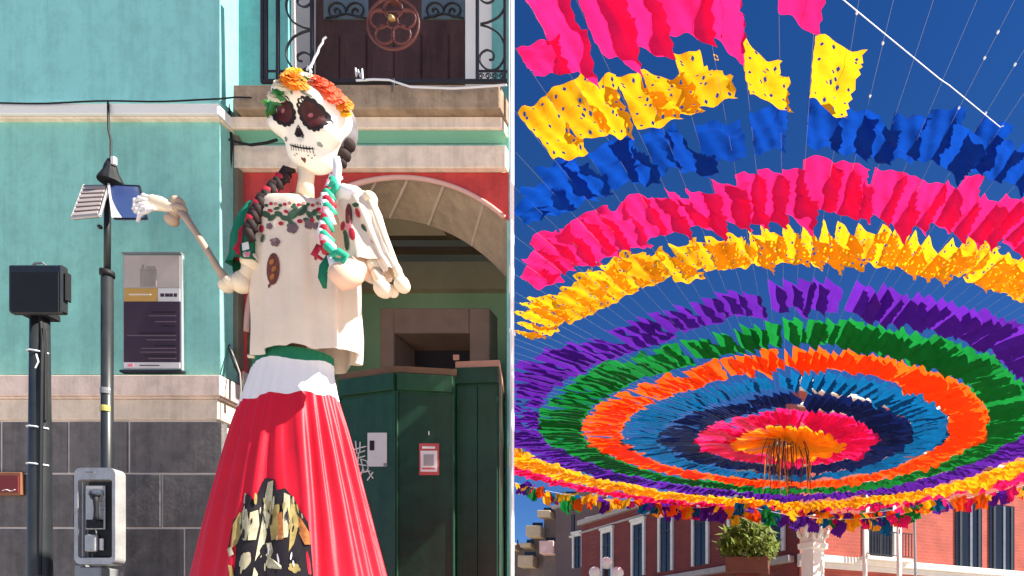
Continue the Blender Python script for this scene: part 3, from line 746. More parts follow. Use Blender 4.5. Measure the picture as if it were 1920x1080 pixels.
# blouse prints
def dp_(name, pts, m_, par=blo, bv=None, off=.006): return decal(name, pts, bv or bvB, m_, par, off)
for (x,y,a,b,r_) in ((500,403,9,6,.5),(511,409,9,5,-.6),(523,402,8,5,.4),(536,410,10,5,.2),(551,402,14,8,-.7),(566,397,12,7,-.6),(581,404,9,5,.9),(592,399,9,6,-.4),(545,416,8,4,.9),(575,413,7,4,.2),(600,410,8,5,.6),(612,402,7,5,-.5)):
    dp_('leaf_print', ell(x,y,a,b,12,r_), M_dkgrn)
M_shl = mat('shell_print',(.42,.22,.16),.8,.25,40)
for k in range(15): dp_('edge_print', ell(492+k*8.6, 384+2*math.sin(k*1.9), 3.6, 3.2, 10), (M_shl, M_dkgrn, M_rred)[k % 3])
for (x,y,a,b,r_,m_) in ((488,395,7,4,1.2,M_rred),(486,412,4,9,.1,M_dkgrn),(492,430,4,7,0,M_rred),(494,448,3,8,.2,M_dkgrn),(600,395,7,4,.4,M_rred),(528,420,5,4,0,M_rred),(563,416,5,4,0,M_rred),(538,398,5,3,.4,M_rred),(572,388,6,3,.2,M_dkgrn),(586,414,4,4,0,M_rred),(508,396,5,3,.3,M_rred),(520,392,6,3,-.3,M_dkgrn),(552,390,6,3,.3,M_dkgrn)): dp_('leaf_print', ell(x,y,a,b,12,r_), m_, off=.008)
for (x,y,r0) in ((506,425,5),(549,428,9),(580,421,8),(517,455,7),(594,425,6)):
    dp_('flower_print', ell(x,y,r0,r0,14,0,.3,5), mat('grey_plum_print',(.17,.11,.12),.8,.3,30))
dp_('motif_print', ell(513,505,12,30,18,.04), M_print)
for (x,y) in ((511,492),(515,505),(512,520)): dp_('motif_detail', ell(x,y,4,6,10,.5), mat('rust_print',(.40,.14,.04),.8,.3,40), off=.009)
dp_('motif_stem', [(503,536),(510,528),(512,531),(505,542)], M_print)
dp_('motif_print', ell(593,482,3,7,10,.1), M_rred)
dp_('flower_print', ell(517,453,10,4,12,.1), mat('grey_plum_print',(.17,.11,.12)), off=.009)
# skirt emblem: dark ground with gold and pale upright shapes
def sk(name, pts, m_, off=.008): return decal(name, pts, bvS, m_, cat_, off, rings=5)
emb = [(430,1025),(440,975),(455,960),(460,925),(478,940),(497,897),(516,900),(520,920),(535,916),(552,935),(562,955),(578,980),(583,1022),(588,1095),(550,1120),(500,1125),(440,1110)]
e0 = sk('emblem_ground', emb, M_dark)
def ek(pts, m_, off): 
    o = decal('emblem_shape', pts, bvS, m_, e0, off, rings=5); return o
for (pts, m_) in (
  ([(436,1030),(440,985),(450,962),(458,962),(456,1000),(446,1020)], M_gcloth),
  ([(457,958),(466,955),(470,990),(464,1014),(455,1014)], M_lcloth),
  ([(471,962),(484,957),(487,985),(480,1013),(467,1014)], M_lcloth),
  ([(505,905),(515,902),(512,950),(503,1000),(492,1040),(484,1090),(473,1090),(482,1030),(492,980),(499,930)], M_lcloth),
  ([(513,950),(523,946),(525,1010),(512,1014),(508,980)], M_gcloth),
  ([(522,965),(531,960),(534,1012),(520,1014)], mat('rust_print',(.4,.14,.04))),
  ([(534,925),(545,930),(546,970),(540,1008),(531,1010)], M_lcloth),
  ([(547,935),(556,950),(562,985),(552,1020),(542,1035),(545,990)], M_gcloth),
  ([(560,968),(568,975),(580,1000),(582,1022),(573,1022),(562,1000)], mat('rust_print',(.4,.14,.04))),
  ([(460,925),(466,928),(465,945),(459,945)], M_lcloth),
  ([(430,1030),(436,1026),(440,1040),(432,1045)], M_lcloth),
  (ell(462,1052,8,15,16,.3,.2,5), M_lcloth),
  ([(498,1020),(512,1018),(515,1035),(504,1050),(512,1058),(530,1062),(530,1068),(505,1066),(494,1050),(505,1036)], M_lcloth),
  (ell(553,1066,10,7,20,.3,.35,5), M_gcloth),
  ([(430,1060),(436,1062),(442,1085),(434,1090)], M_gcloth)): ek(pts, m_, .012)
for i in range(42):
    x = random.uniform(445,575); y = random.uniform(950,1075); h_ = random.uniform(4,12)
    if random.random() < .6: ek(ell(x,y,1.6,h_,8,random.uniform(-.3,.3)), random.choice([M_dark,M_dark,M_gcloth,M_lcloth]) if y < 1015 else random.choice([M_lcloth,M_cwht,M_dark]), .016)
for i in range(12):
    x = 462+i*9; ek(ell(x,random.uniform(935,965),2,random.uniform(6,14),8,random.uniform(-.4,.4)), random.choice([M_lcloth,M_gcloth,M_dark]), .017)
# neck and skull
q = MB(); 
nk = [P(574,318,5.02),P(574,340,5.02),P(572,372,5.02)]
q.tube(nk, [.058,.05,.062], 14); q.build('neck', M_bone, cat_, smooth=True)
def smin(a, b, k): h = max(k-abs(a-b), 0)/k; return min(a, b)-h*h*k*.25
def sde(p, c, r):
    q = Vector(((p.x-c[0])/r[0], (p.y-c[1])/r[1], (p.z-c[2])/r[2])); l = q.length
    return (l-1)*min(r)
def sdf(p):
    d = sde(p, (0,.05,.055), (.248,.27,.215))
    d = smin(d, sde(p, (0,-.07,-.17), (.165,.16,.14)), .10)
    for s_ in (-1,1): d = smin(d, sde(p, (s_*.165,-.13,-.105), (.08,.09,.065)), .05)
    d = smin(d, sde(p, (0,-.10,-.285), (.145,.115,.09)), .07)
    d = smin(d, sde(p, (0,-.19,.10), (.14,.05,.06)), .08)
    for s_ in (-1,1): 
        e = -sde(p, (s_*.096,-.265,-.02), (.082,.07,.086)); d = -smin(-d, -e, .03) if False else max(d, e)
    e = -sde(p, (0,-.245,-.155), (.03,.05,.04)); d = max(d, e)
    return d
def sk_r(dv):
    lo, hi = 0, .6
    # march outward to the last surface crossing
    t = .6
    while t > 0 and sdf(dv*t) > 0: t -= .012
    lo, hi = t, t+.012
    for _ in range(8):
        mid = (lo+hi)/2
        if sdf(dv*mid) > 0: hi = mid
        else: lo = mid
    return lo
skm = MB(); nu, nv = 96, 72
ROT = Matrix.Rotation(R(9),4,'Z') @ Matrix.Rotation(R(3),4,'Y') @ Matrix.Rotation(R(22),4,'X')
SC = P(586,226,YF)
for b in range(nv+1):
    t = math.pi*b/nv
    for a in range(nu):
        p_ = 2*math.pi*a/nu; dv = Vector((math.sin(t)*math.cos(p_), math.sin(t)*math.sin(p_), math.cos(t)))
        loc = dv*sk_r(dv); skm.v.append(SC + ROT @ loc)
for b in range(nv):
    for a in range(nu):
        q_ = b*nu+a; q2 = b*nu+(a+1) % nu; skm.face((q_, q_+nu, q2+nu, q2))
skull = skm.build('skull', M_bone2, cat_, smooth=True); bvK = bvh_of(skm)
def SP(x, y, z): return SC + ROT @ Vector((x,y,z))
def fd(name, pts, m_, off=.004, par=None):
    """patch given in the skull's own front plane (x,z), dropped onto the bone"""
    mb = MB(); cx_ = sum(p[0] for p in pts)/len(pts); cz_ = sum(p[1] for p in pts)/len(pts); d = (ROT @ Vector((0,1,0))).normalized()
    def hit(x, z):
        h = bvK.ray_cast(SP(x,-.8,z), d)
        return h[0]-d*off if h[0] is not None else None
    rings = 4; n = len(pts); c = hit(cx_, cz_)
    if c is None: return
    mb.v = [c]
    for k in range(1, rings+1):
        for (x, z) in pts:
            t = k/rings; h = hit(cx_+(x-cx_)*t, cz_+(z-cz_)*t); mb.v.append(h if h is not None else mb.v[-1])
    for i in range(n): mb.face((0, 1+i, 1+(i+1) % n))
    for k in range(rings-1):
        for i in range(n):
            a = 1+k*n+i; b = 1+k*n+(i+1) % n; mb.face((a, b, b+n, a+n))
    return mb.build(name, m_, par or skull, smooth=True)
M_soft = mat('grey_green_print', (.22,.27,.22), .7, .3, 30)
for s_ in (-1,1):
    fd('socket_scallop', ell(s_*.101,-.02,.088,.096,64,0,.10,16), M_dark, .003)
    fd('eye_socket', ell(s_*.099,-.022,.066,.075,28), M_sock, .006)
    fd('eye_glint', ell(s_*.096-.01,-.022,.020,.011,12,.6), mat('rose_print',(.35,.10,.12),.6), .009)
    fd('brow_print', ell(s_*.095,.092,.035,.008,14,-s_*.15), M_soft)
    fd('brow_print', ell(s_*.075,.108,.02,.006,12,s_*.3), mat('sea_green_print',(.05,.25,.18),.6))
    fd('cheek_print', ell(s_*.118,-.195,.012,.012,12,0,.4,5), M_soft)
fd('nose_hole', [(0,-.098),(.014,-.12),(.033,-.165),(.02,-.18),(0,-.168),(-.02,-.18),(-.033,-.165),(-.014,-.12)], M_dark, .004)
fd('mouth_line', [(-.095,-0.230),(-.05,-0.240),(0,-0.242),(.05,-0.240),(.095,-0.230),(.05,-0.247),(0,-0.250),(-.05,-0.247)], M_dark)
for k in range(-4,5):
    x = k*.019; fd('tooth_gap', [(x-.0025,-0.225),(x+.0025,-0.225),(x+.002,-0.267),(x-.002,-0.267)], M_dark, .0045)
fd('chin_print', [(0,-.335),(.018,-.312),(.012,-.301),(0,-.307),(-.012,-.301),(-.018,-.312)], mat('plum_print',(.16,.05,.06),.7))
for (x,z) in ((.06,-.295),(-.06,-.295),(.04,-.285),(-.04,-.285),(.08,-.275)): fd('dot_print', ell(x,z,.008,.004,8,x*9), M_soft)
fd('forehead_print', ell(0,.10,.010,.030,10), M_soft)
# hair behind and at the side of the head
q = MB(); q.sphere(SP(.03,.15,.03), .225, 24, 16, (.98,.85,1.12)); q.build('hair', mat('greyish_hair_net',(.20,.19,.20),.8,.3,8), cat_, smooth=True)
q = MB()
for (x,y,r0) in ((652,250,.05),(652,270,.055),(645,290,.05),(640,305,.04)): q.sphere(P(x,y,5.15), r0, 12, 8)
q.build('hair', M_hair, cat_, smooth=True)
# antenna-like wire on the crown
q = MB(); q.tube([P(583,135,5),P(580,128,5),P(586,118,5),P(590,108,5),P(596,98,5),P(598,90,5),P(605,80,5),P(606,74,5),P(612,69,5)], [.012,.009,.008,.008,.008,.007,.007,.007,.006], 6)
q.tube([P(575,132,5),P(578,124,5),P(585,126,5)],.006,5); q.build('crown_wire', M_str, cat_)
# flowers
def flower(c, r, layers, cnt, m_, name, par, up=None, ruff=.25):
    q = MB(); c = Vector(c); up = (up or Vector((0,-.6,.8))).normalized(); u = up.orthogonal().normalized(); v = up.cross(u)
    for L in range(layers):
        t = L/(layers-1) if layers > 1 else 1
        tilt = R(80-75*(1-t)) if False else R(8+80*(1-t))
        n = max(4, int(cnt*(.4+.6*t)))
        for k in range(n):
            a = 2*math.pi*(k+.5*(L % 2))/n+random.uniform(-.12,.12)
            dr = u*math.cos(a)+v*math.sin(a); tg = up.cross(dr)
            ln = r*(.35+.65*t)*random.uniform(.88,1.1); wd = ln*1.5*math.sin(math.pi/n)*1.6
            o_ = dr*math.cos(tilt)+up*math.sin(tilt)
            b0 = c+dr*r*.06+up*r*.10*(1-t)
            mid = b0+o_*ln*.6; tip = b0+(dr*math.cos(tilt-.35)+up*math.sin(tilt-.35))*ln
            i0 = len(q.v)
            q.v += [b0-tg*wd*.2, b0+tg*wd*.2, mid-tg*wd*.5+up*r*ruff*.15, mid+up*r*ruff*-.15, mid+tg*wd*.5+up*r*ruff*.15, tip-tg*wd*.36, tip+up*r*ruff*.2, tip+tg*wd*.36]
            q.face((i0,i0+1,i0+3)); q.face((i0,i0+3,i0+2)); q.face((i0+1,i0+4,i0+3)); q.face((i0+2,i0+3,i0+6,i0+5)); q.face((i0+3,i0+4,i0+7,i0+6))
    q.sphere(c-up*r*.1, r*.5, 10, 6)
    return q.build(name, m_, par)
def PF(x,y,Y=None): 
    o = Vector((0,0,EYE)); d = Vector(((x-CX)/F,1,(HY-y)/F)).normalized()
    h = bvK.ray_cast(o,d)
    return h[0]-d*.04 if h[0] is not None else P(x,y,4.95)
crown = MB(); crown.tube([PF(x,y) for x,y in ((508,215),(514,190),(528,165),(552,152),(580,152),(604,162),(625,178),(642,198),(650,215))], .022, 8); crn = crown.build('flower_crown', M_leaf, cat_, smooth=True)
fdr = Vector((.3,-.8,.45))
for (x,y,r0,m_,ly,ct,nm) in ((550,152,.085,M_org,5,16,'marigold'),(556,143,.075,M_yel,5,14,'marigold'),(528,160,.05,M_wpet,4,9,'white_flower'),(578,150,.065,M_wpet,4,9,'white_flower'),
    (596,158,.085,M_cor,4,9,'rose'),(610,168,.09,M_cor,4,9,'rose'),(624,178,.075,M_cor,4,9,'rose'),(640,192,.075,M_org,5,16,'marigold'),(636,182,.05,M_cor,4,9,'rose'),(512,212,.045,M_org,4,12,'marigold'),(516,180,.05,M_wpet,4,9,'white_flower'),(648,212,.04,M_yel,4,12,'marigold')):
    flower(PF(x,y), r0*1.08, ly, ct, m_, nm, crn, fdr)
for (x,y,a,L_) in ((515,190,2.0,.11),(508,202,1.7,.11),(522,196,2.6,.10),(530,188,-.2,.09),(507,215,1.4,.09),(503,196,3.0,.09),(520,178,2.2,.08),(567,156,.4,.05)):
    q = MB(); c = PF(x,y)-Vector((0,.02,0)); d1 = Vector((math.cos(a),0,math.sin(a))); s1 = Vector((-math.sin(a),-.3,math.cos(a)))
    q.v = [c-d1*L_*.5, c+s1*L_*.25, c+Vector((0,-.02,0)), c-s1*L_*.25, c+d1*L_*.5]
    for f in ((0,3,2),(0,2,1),(1,2,4),(2,3,4)): q.face(f)
    q.build('leaf', M_leaf if x > 506 else mat('lime_leaf',(.10,.35,.06),.6), crn, solid=.004)
# braids
def braid(pts, r, mats, name, n=None):
    tot = len(pts)-1; cnt = n or 12
    for k in range(cnt):
        t = k/(cnt-1)*tot; i = min(int(t), tot-1); c = Vector(pts[i]).lerp(Vector(pts[i+1]), t-i)
        d = (Vector(pts[i+1])-Vector(pts[i])).normalized(); sd_ = d.cross(Vector((0,1,0))).normalized()*(1 if k % 2 else -1)
        q = MB(); q.tube([c-d*r*1.1-sd_*r*.7, c-d*r*.3+sd_*r*.1+Vector((0,-r*.5,0)), c+d*r*.7+sd_*r*.55, c+d*r*1.3+sd_*r*.1], [r*.25,r*.68,r*.62,r*.25], 8)
        q.build('strand', mats[k % len(mats)], name, smooth=True)
brl = MB(); lp = [P(540,325,4.95),P(515,352,4.88),P(492,378,4.8),P(478,405,4.78),P(468,440,4.76)]; brl.tube(lp, .03, 8); brl_o = brl.build('braid', M_hair, cat_, smooth=True)
braid(lp, .045, [M_hair,M_hair,M_rred,M_hair], brl_o, 18)
brr = MB(); rp = [P(630,340,4.85),P(616,370,4.72),P(618,405,4.66),P(610,440,4.64),P(618,470,4.62)]; brr.tube(rp, .025, 8); brr_o = brr.build('braid', M_rred, cat_, smooth=True)
braid(rp, .048, [M_cwht,M_cgrnb,M_rpink,M_cwht,M_rred,M_cgrnb,M_cwht,M_rred], brr_o, 22)
def ribbon(pts, w_, m_, name='ribbon_loop', par=cat_):
    q = MB(); pts = [Vector(p) for p in pts]; n = len(pts)
    for k in range(n):
        d = (pts[min(k+1,n-1)]-pts[max(k-1,0)]).normalized(); s_ = d.cross(Vector((0,1,0))).normalized()
        ww = w_[k] if hasattr(w_,'__len__') else w_
        q.v += [pts[k]-s_*ww, pts[k]+s_*ww+Vector((0,.01,0))]
    for k in range(n-1): q.face((2*k,2*k+1,2*k+3,2*k+2))
    return q.build(name, m_, par, solid=.006, smooth=True)
Yr = 4.6
ribbon([P(630,292,4.8),P(632,312,4.8),P(630,335,4.8),P(626,360,4.75)], [.02,.03,.028,.03], M_cwht); ribbon([P(618,350,4.7),P(622,336,4.7),P(630,345,4.7),P(622,362,4.7)], .02, M_cgrnb)
ribbon([P(618,474,Yr),P(632,470,Yr-.04),P(646,478,Yr-.05),P(640,492,Yr-.03),P(622,484,Yr)], [.012,.03,.03,.028,.012], M_cgrnb)
ribbon([P(616,478,Yr),P(606,500,Yr),P(604,520,Yr),P(608,540,Yr)], [.012,.028,.03,.01], M_cgrn)
ribbon([P(616,478,Yr),P(624,492,Yr-.01),P(630,510,Yr-.01)], [.014,.03,.026], M_cwht)
ribbon([P(614,470,Yr),P(596,462,Yr-.02),P(588,476,Yr-.02),P(604,486,Yr)], [.01,.022,.022,.01], M_rred)
# sleeves
def sleeve(pts, rad, m_, name='sleeve', ruf=.12):
    q = MB(); pts=[Vector(p) for p in pts]; n=len(pts); seg=36
    for k in range(n):
        d=(pts[min(k+1,n-1)]-pts[max(k-1,0)]).normalized(); u=d.cross(Vector((0,1,0))).normalized(); v=d.cross(u)
        for j in range(seg):
            a=2*math.pi*j/seg; rr=rad[k]*(1+ruf*(k/(n-1))*math.cos(7*a+k*.4)+.04*math.cos(5*a-k))
            q.v.append(pts[k]+u*math.cos(a)*rr+v*math.sin(a)*rr)
    for k in range(n-1):
        for j in range(seg):
            a=k*seg+j; b=k*seg+(j+1)%seg; q.face((a,b,b+seg,a+seg))
    o = q.build(name, m_, cat_, smooth=True); return o, bvh_of(q)
lsl, bvL = sleeve([P(500,378,4.97),P(486,398,4.95),P(474,425,4.92),P(466,455,4.9),P(464,485,4.88),P(466,502,4.88)], [.05,.09,.105,.105,.10,.12], M_cgrn)
for pts, m_ in (([(480,386),(494,380),(498,400),(486,402)],M_rred),([(476,400),(486,396),(488,408),(478,414)],M_cwht),([(470,420),(478,418),(480,436),(470,440)],M_cwht),
    ([(456,430),(464,420),(462,452),(454,468)],M_rred),([(448,465),(456,450),(460,480),(450,490)],M_rred),([(462,455),(476,452),(478,466),(464,470)],M_cwht),([(458,486),(474,478),(482,482),(480,494),(462,496)],M_cwht),
    ([(482,410),(490,406),(491,424),(484,428)],M_rred),([(470,474),(480,470),(480,478),(472,482)],M_rpink)):
    decal('sleeve_print', [((x-468)*.95+459, y+3) for x, y in pts], bvL, m_, lsl, .012)
rsl, bvR = sleeve([P(640,376,4.9),P(658,385,4.9),P(672,410,4.88),P(682,445,4.86),P(690,480,4.84),P(696,508,4.84)], [.05,.12,.125,.125,.13,.15], M_blou)
for pts, m_ in ((ell(655,405,6,22,14,-.05),M_print),(ell(650,452,6,20,14,-.1),M_dkgrn),(ell(661,440,5,12,12,-.2),M_rred),(ell(668,500,16,4,14,.3),M_rred),(ell(655,425,5,8,10,.2),M_rpink),(ell(644,425,4,10,10,.2),M_rred),(ell(674,505,5,3,10,.3),mat('rust_print',(.4,.14,.04)))):
    decal('sleeve_print', pts, bvR, m_, rsl, .008)
q = MB(); q.tube([P(632,372,4.8),P(650,362,4.78),P(668,366,4.78),P(690,382,4.8)],[.05,.06,.06,.04],10); q.build('shoulder_ruffle', M_cwht, cat_, smooth=True)
# peach cuff and hand resting at the chest
q = MB(); q.tube([P(668,505,4.74),P(655,512,4.66),P(640,520,4.62),P(628,530,4.62)],[.07,.09,.085,.06],14); q.tube([P(690,500,4.8),P(676,505,4.75),P(668,505,4.74)],[.05,.07,.09],12)
q.build('puffed_cuff', mat('peach_cloth',(.86,.58,.43),.8,.05,5), cat_, smooth=True)
# bones
def bone(pts, r, name, knobs=True, m_=M_bone):
    n = len(pts); rad = [r*(1.5 if k in (0,n-1) else 1) for k in range(n)]
    q = MB(); q.tube(pts, rad, 12)
    if knobs:
        a,b = Vector(pts[0]),Vector(pts[1]); q.sphere(a, r*1.9, 12, 8)
        a = Vector(pts[-1]); q.sphere(a, r*1.9, 12, 8)
    return q.build(name, m_, cat_, smooth=True)
Yl = 4.85
bone([P(470,490,Yl),P(462,510,Yl),P(450,532,Yl)], .036, 'upper_arm_bone'); 
q = MB(); q.sphere(P(454,528,Yl),.058,14,10,(.9,1,1.35)); q.sphere(P(434,530,Yl-.03),.052,14,10); q.sphere(P(424,536,Yl-.03),.05,12,8); q.build('elbow', M_bone, cat_, smooth=True)
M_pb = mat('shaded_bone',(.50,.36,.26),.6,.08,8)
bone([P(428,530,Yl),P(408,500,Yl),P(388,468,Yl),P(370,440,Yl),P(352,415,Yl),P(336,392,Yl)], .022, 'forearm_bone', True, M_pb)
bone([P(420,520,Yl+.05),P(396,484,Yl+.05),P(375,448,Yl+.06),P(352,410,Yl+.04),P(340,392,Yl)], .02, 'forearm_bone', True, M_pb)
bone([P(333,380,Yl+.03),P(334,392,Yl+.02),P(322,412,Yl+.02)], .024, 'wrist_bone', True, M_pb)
# hand: palm wedge and five fingers
hand = MB(); hand.tube([P(334,393,Yl),P(318,388,Yl),P(300,382,Yl),P(286,380,Yl),P(276,379,Yl)],[.028,.04,.056,.062,.045],12,flat=.5)
ho = hand.build('hand', M_bone, cat_, smooth=True)
fing = [[(280,370),(270,367),(262,372),(258,380)],[(278,376),(264,374),(254,376),(252,386)],[(278,382),(264,384),(254,387),(249,394)],[(280,388),(268,391),(258,394),(252,399)],[(290,388),(276,396),(262,402),(258,416)]]
for k, fpts in enumerate(fing):
    q = MB(); q.tube([P(x,y,Yl-.01-.01*k) for x,y in fpts],[.016,.015,.013,.010],8)
    for x,y in fpts[1:3]: q.sphere(P(x,y,Yl-.01-.01*k),.0175,8,6)
    q.build('finger', M_paper, ho, smooth=True)
# right arm bones
Ya = 4.78
bone([P(694,372,Ya),P(704,400,Ya),P(716,430,Ya),P(728,462,Ya),P(742,500,Ya),P(754,530,Ya)], .026, 'arm_bone')
slv, bvV = sleeve([P(662,366,Ya+.06),P(678,380,Ya+.05),P(694,410,Ya+.04),P(707,445,Ya+.03),P(722,485,Ya+.02),P(738,512,Ya+.01)], [.05,.095,.085,.07,.06,.055], M_blou, 'sleeve', .22)
for pts, m_ in ((ell(672,400,4,10,12,-.3),M_rred),(ell(684,430,4,10,12,-.4),M_dkgrn),(ell(668,385,6,4,12,.2),M_dkgrn),(ell(696,455,4,8,12,-.4),M_rpink)):
    decal('sleeve_print', pts, bvV, m_, slv, .008)
q = MB(); q.sphere(P(754,535,Ya-.02),.055,14,10); q.sphere(P(718,542,Ya-.06),.062,14,10); q.sphere(P(735,546,Ya),.045,12,8); q.sphere(P(702,500,Ya),.055,14,10); q.tube([P(704,505,Ya),P(716,535,Ya-.04)],.04,10); q.build('elbow', M_bone, cat_, smooth=True)
q = MB(); q.tube([P(466,668,4.9),P(480,669,4.9)],.014,8); q.build('hip_peg', M_bone, cat_, smooth=True)
q = MB(); q.tube([(px(548,YF),YF,.12),(px(560,YF),YF,pz(370,YF))],.06,10); q.build('inner_post', M_wd2, cat_)

# the whole figure stands closer to the kerb on a low plinth
FS = .88
cat_.scale = (FS, FS, FS); cat_.location = (px(548, YF*FS), YF*FS, .12+.38*(1-FS))
q = MB(); q.tube([(px(548,YF*FS),YF*FS,.121),(px(548,YF*FS),YF*FS,.16)],.95,32); tag(q.build('round_plinth', M_wd2), 'low round base plate under the red skirt of the giant figure', 'plinth')

# ------------------------------------------------------------------ brick corner building on the far side
def brick_mat(name, c1, c2, mort):
    m = bpy.data.materials.new(name); m.use_nodes = True; t = m.node_tree; n = t.nodes; l = t.links; b = n['Principled BSDF']; b.inputs['Roughness'].default_value = .85
    uv = n.new('ShaderNodeTexCoord'); sx = n.new('ShaderNodeSeparateXYZ'); cb_ = n.new('ShaderNodeCombineXYZ'); ad = n.new('ShaderNodeMath'); ad.operation = 'ADD'
    l.new(uv.outputs['Object'], sx.inputs[0]); l.new(sx.outputs[0], ad.inputs[0]); l.new(sx.outputs[1], ad.inputs[1]); l.new(ad.outputs[0], cb_.inputs[0]); l.new(sx.outputs[2], cb_.inputs[1])
    br = n.new('ShaderNodeTexBrick'); br.inputs['Scale'].default_value = 1; br.inputs['Brick Width'].default_value = .42; br.inputs['Row Height'].default_value = .14; br.inputs['Mortar Size'].default_value = .012
    br.inputs['Color1'].default_value = (*c1,1); br.inputs['Color2'].default_value = (*c2,1); br.inputs['Mortar'].default_value = (*mort,1)
    l.new(cb_.outputs[0], br.inputs['Vector']); 
    nz = n.new('ShaderNodeTexNoise'); nz.inputs['Scale'].default_value = 1.5; mx = n.new('ShaderNodeMix'); mx.data_type='RGBA'; mx.blend_type='MULTIPLY'; mx.inputs[0].default_value=.5
    l.new(uv.outputs['Object'], nz.inputs['Vector']); l.new(br.outputs[0], mx.inputs[6]); l.new(nz.outputs[0], mx.inputs[7]); l.new(mx.outputs[2], b.inputs['Base Color'])
    bp = n.new('ShaderNodeBump'); bp.inputs['Strength'].default_value=.4; bp.inputs['Distance'].default_value=.03; l.new(br.outputs[1], bp.inputs['Height']); bp.invert=True; l.new(bp.outputs[0], b.inputs['Normal'])
    return m
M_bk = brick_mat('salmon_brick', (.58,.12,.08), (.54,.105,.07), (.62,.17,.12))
M_bk2 = brick_mat('shaded_maroon_brick', (.24,.04,.035), (.22,.038,.033), (.25,.055,.05))  # darker copy of the red brick, left wing's shade put into its colour
M_wtrim = mat('white_stone_trim', (.72,.68,.62), .8, .08, 3)
M_pane = mat('dark_window_pane', (.012,.013,.018), .2, .1, 3, spec=.6)
M_shut = mat('dark_shutter', (.035,.04,.055), .6, .12, 4)
C0 = Vector((.4, 24.0))
dR = Vector((math.cos(R(25)), math.sin(R(25)))); dL = Vector((-.72,.69)).normalized()
def tpx(d, x, C=C0): t_ = (x-CX)/F; return (t_*C.y-C.x)/(d.x-t_*d.y)
def wbox(mb, d, t0, t1, z0, z1, o0, o1, C=C0):
    """box on a wing: along d from t0 to t1, outward offset o0..o1"""
    n = Vector((d.y,-d.x)); n = -n if n.y > 0 else n
    a = C+d*t0+n*o0; b = C+d*t1+n*o0; c = C+d*t1+n*o1; e = C+d*t0+n*o1
    mb.vprism([(a.x,a.y),(b.x,b.y),(c.x,c.y),(e.x,e.y)], z0, z1)
def zat(d, t, y, C=C0): Y = (C+d*t).y; return pz(y, Y)
br_ = thing('brick_building', 'sunlit red brick corner building with white stone trim below the flag canopy', 'building', (5, 27, .12))
HR = 11.0; HL = 8.4
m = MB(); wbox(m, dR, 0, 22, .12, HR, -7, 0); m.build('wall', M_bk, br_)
for (z0,z1,o) in ((HR-.15,HR+.25,.28),(HR-.75,HR-.6,.12),(4.45,4.72,.30),(4.25,4.45,.15),(9.2,9.35,.1)):
    m = MB(); wbox(m, dR, -.1, 22.1, z0, z1, -.05, o); m.build('cornice', M_wtrim, br_, bevel=.02)
def window(par, d, tc, w_, z0, z1, C=C0, shut=True, fr=.16):
    f_ = MB()
    wbox(f_, d, tc-w_/2-fr, tc-w_/2, z0, z1+fr, .0, .10, C); wbox(f_, d, tc+w_/2, tc+w_/2+fr, z0, z1+fr, .0, .10, C); wbox(f_, d, tc-w_/2+.002, tc+w_/2-.002, z1, z1+fr, .0, .10, C)
    wbox(f_, d, tc-w_/2-fr-.05, tc+w_/2+fr+.05, z1+fr+.002, z1+fr+.12, .0, .16, C)
    o = f_.build('window', M_wtrim, par)
    q = MB(); wbox(q, d, tc-w_/2+.003, tc+w_/2-.003, z0, z1-.003, .0, .03, C); q.build('pane', M_pane, o)
    q = MB(); wbox(q, d, tc-.03, tc+.03, z0, z1-.004, .031, .06, C); wbox(q, d, tc-w_/2+.004, tc-.031, z0+(z1-z0)*.72, z0+(z1-z0)*.75, .031, .055, C); wbox(q, d, tc+.031, tc+w_/2-.004, z0+(z1-z0)*.72, z0+(z1-z0)*.75, .031, .055, C); q.build('mullion', M_shut, o)
    if shut:
        for s_ in (-1,1):
            q = MB(); n = Vector((d.y,-d.x)); n = -n if n.y > 0 else n
            base = C+d*(tc+s_*w_/2)+n*.1; e1 = base+(d*s_*.25+n*.5); 
            q.vprism([(base.x,base.y),(e1.x,e1.y),(e1.x+d.x*.04,e1.y+d.y*.04),(base.x+d.x*.04,base.y+d.y*.04)], z0+.02, z1-.02); q.build('shutter', M_shut, o)
    return o
def balcony(par, d, t0, t1, z, C=C0, h=1.0, dep=.7):
    q = MB(); wbox(q, d, t0, t1, z-.14, z, .02, dep, C); o = q.build('balcony', M_wtrim, par)
    r = MB(); wbox(r, d, t0+.02, t1-.02, z+h-.04, z+h, dep-.06, dep-.02, C); wbox(r, d, t0+.02, t1-.02, z+.06, z+.09, dep-.06, dep-.02, C)
    k = t0+.03
    while k < t1-.02: wbox(r, d, k, k+.03, z+.09, z+h-.04, dep-.055, dep-.025, C); k += .14
    r.build('railing', M_iron, o)
    return o
for tc in (3.55, 13.0, 16.0):
    window(br_, dR, tc, 1.1, 4.75, 7.5, shut=False); balcony(br_, dR, tc-1.1, tc+1.1, 4.76)
for tc in (8.0, 9.85):
    f_ = MB(); wbox(f_, dR, tc-.72, tc+.72, 4.73, 7.6, .0, .05); o = f_.build('window', M_pane, br_)
    for dx_ in (-.45, .1, .55): 
        q = MB(); wbox(q, dR, tc+dx_-.06, tc+dx_+.06, 4.74, 7.55, .051, .09); q.build('mullion', mat('grey_blue_frame',(.16,.18,.22),.6) if dx_ == .1 else M_shut, o)
for tc in (1.0, 4.2, 8.6, 12.6): window(br_, dR, tc, 1.0, 1.0, 3.6, shut=False)
wl = thing('maroon_building', 'shaded maroon brick building with tall white framed windows left of the corner', 'building', (-4, 28, .12))
Cl = C0+dL*.02
m = MB(); wbox(m, dL, .12, 16.5, .12, HL, -6, 0); m.build('wall', M_bk2, wl)
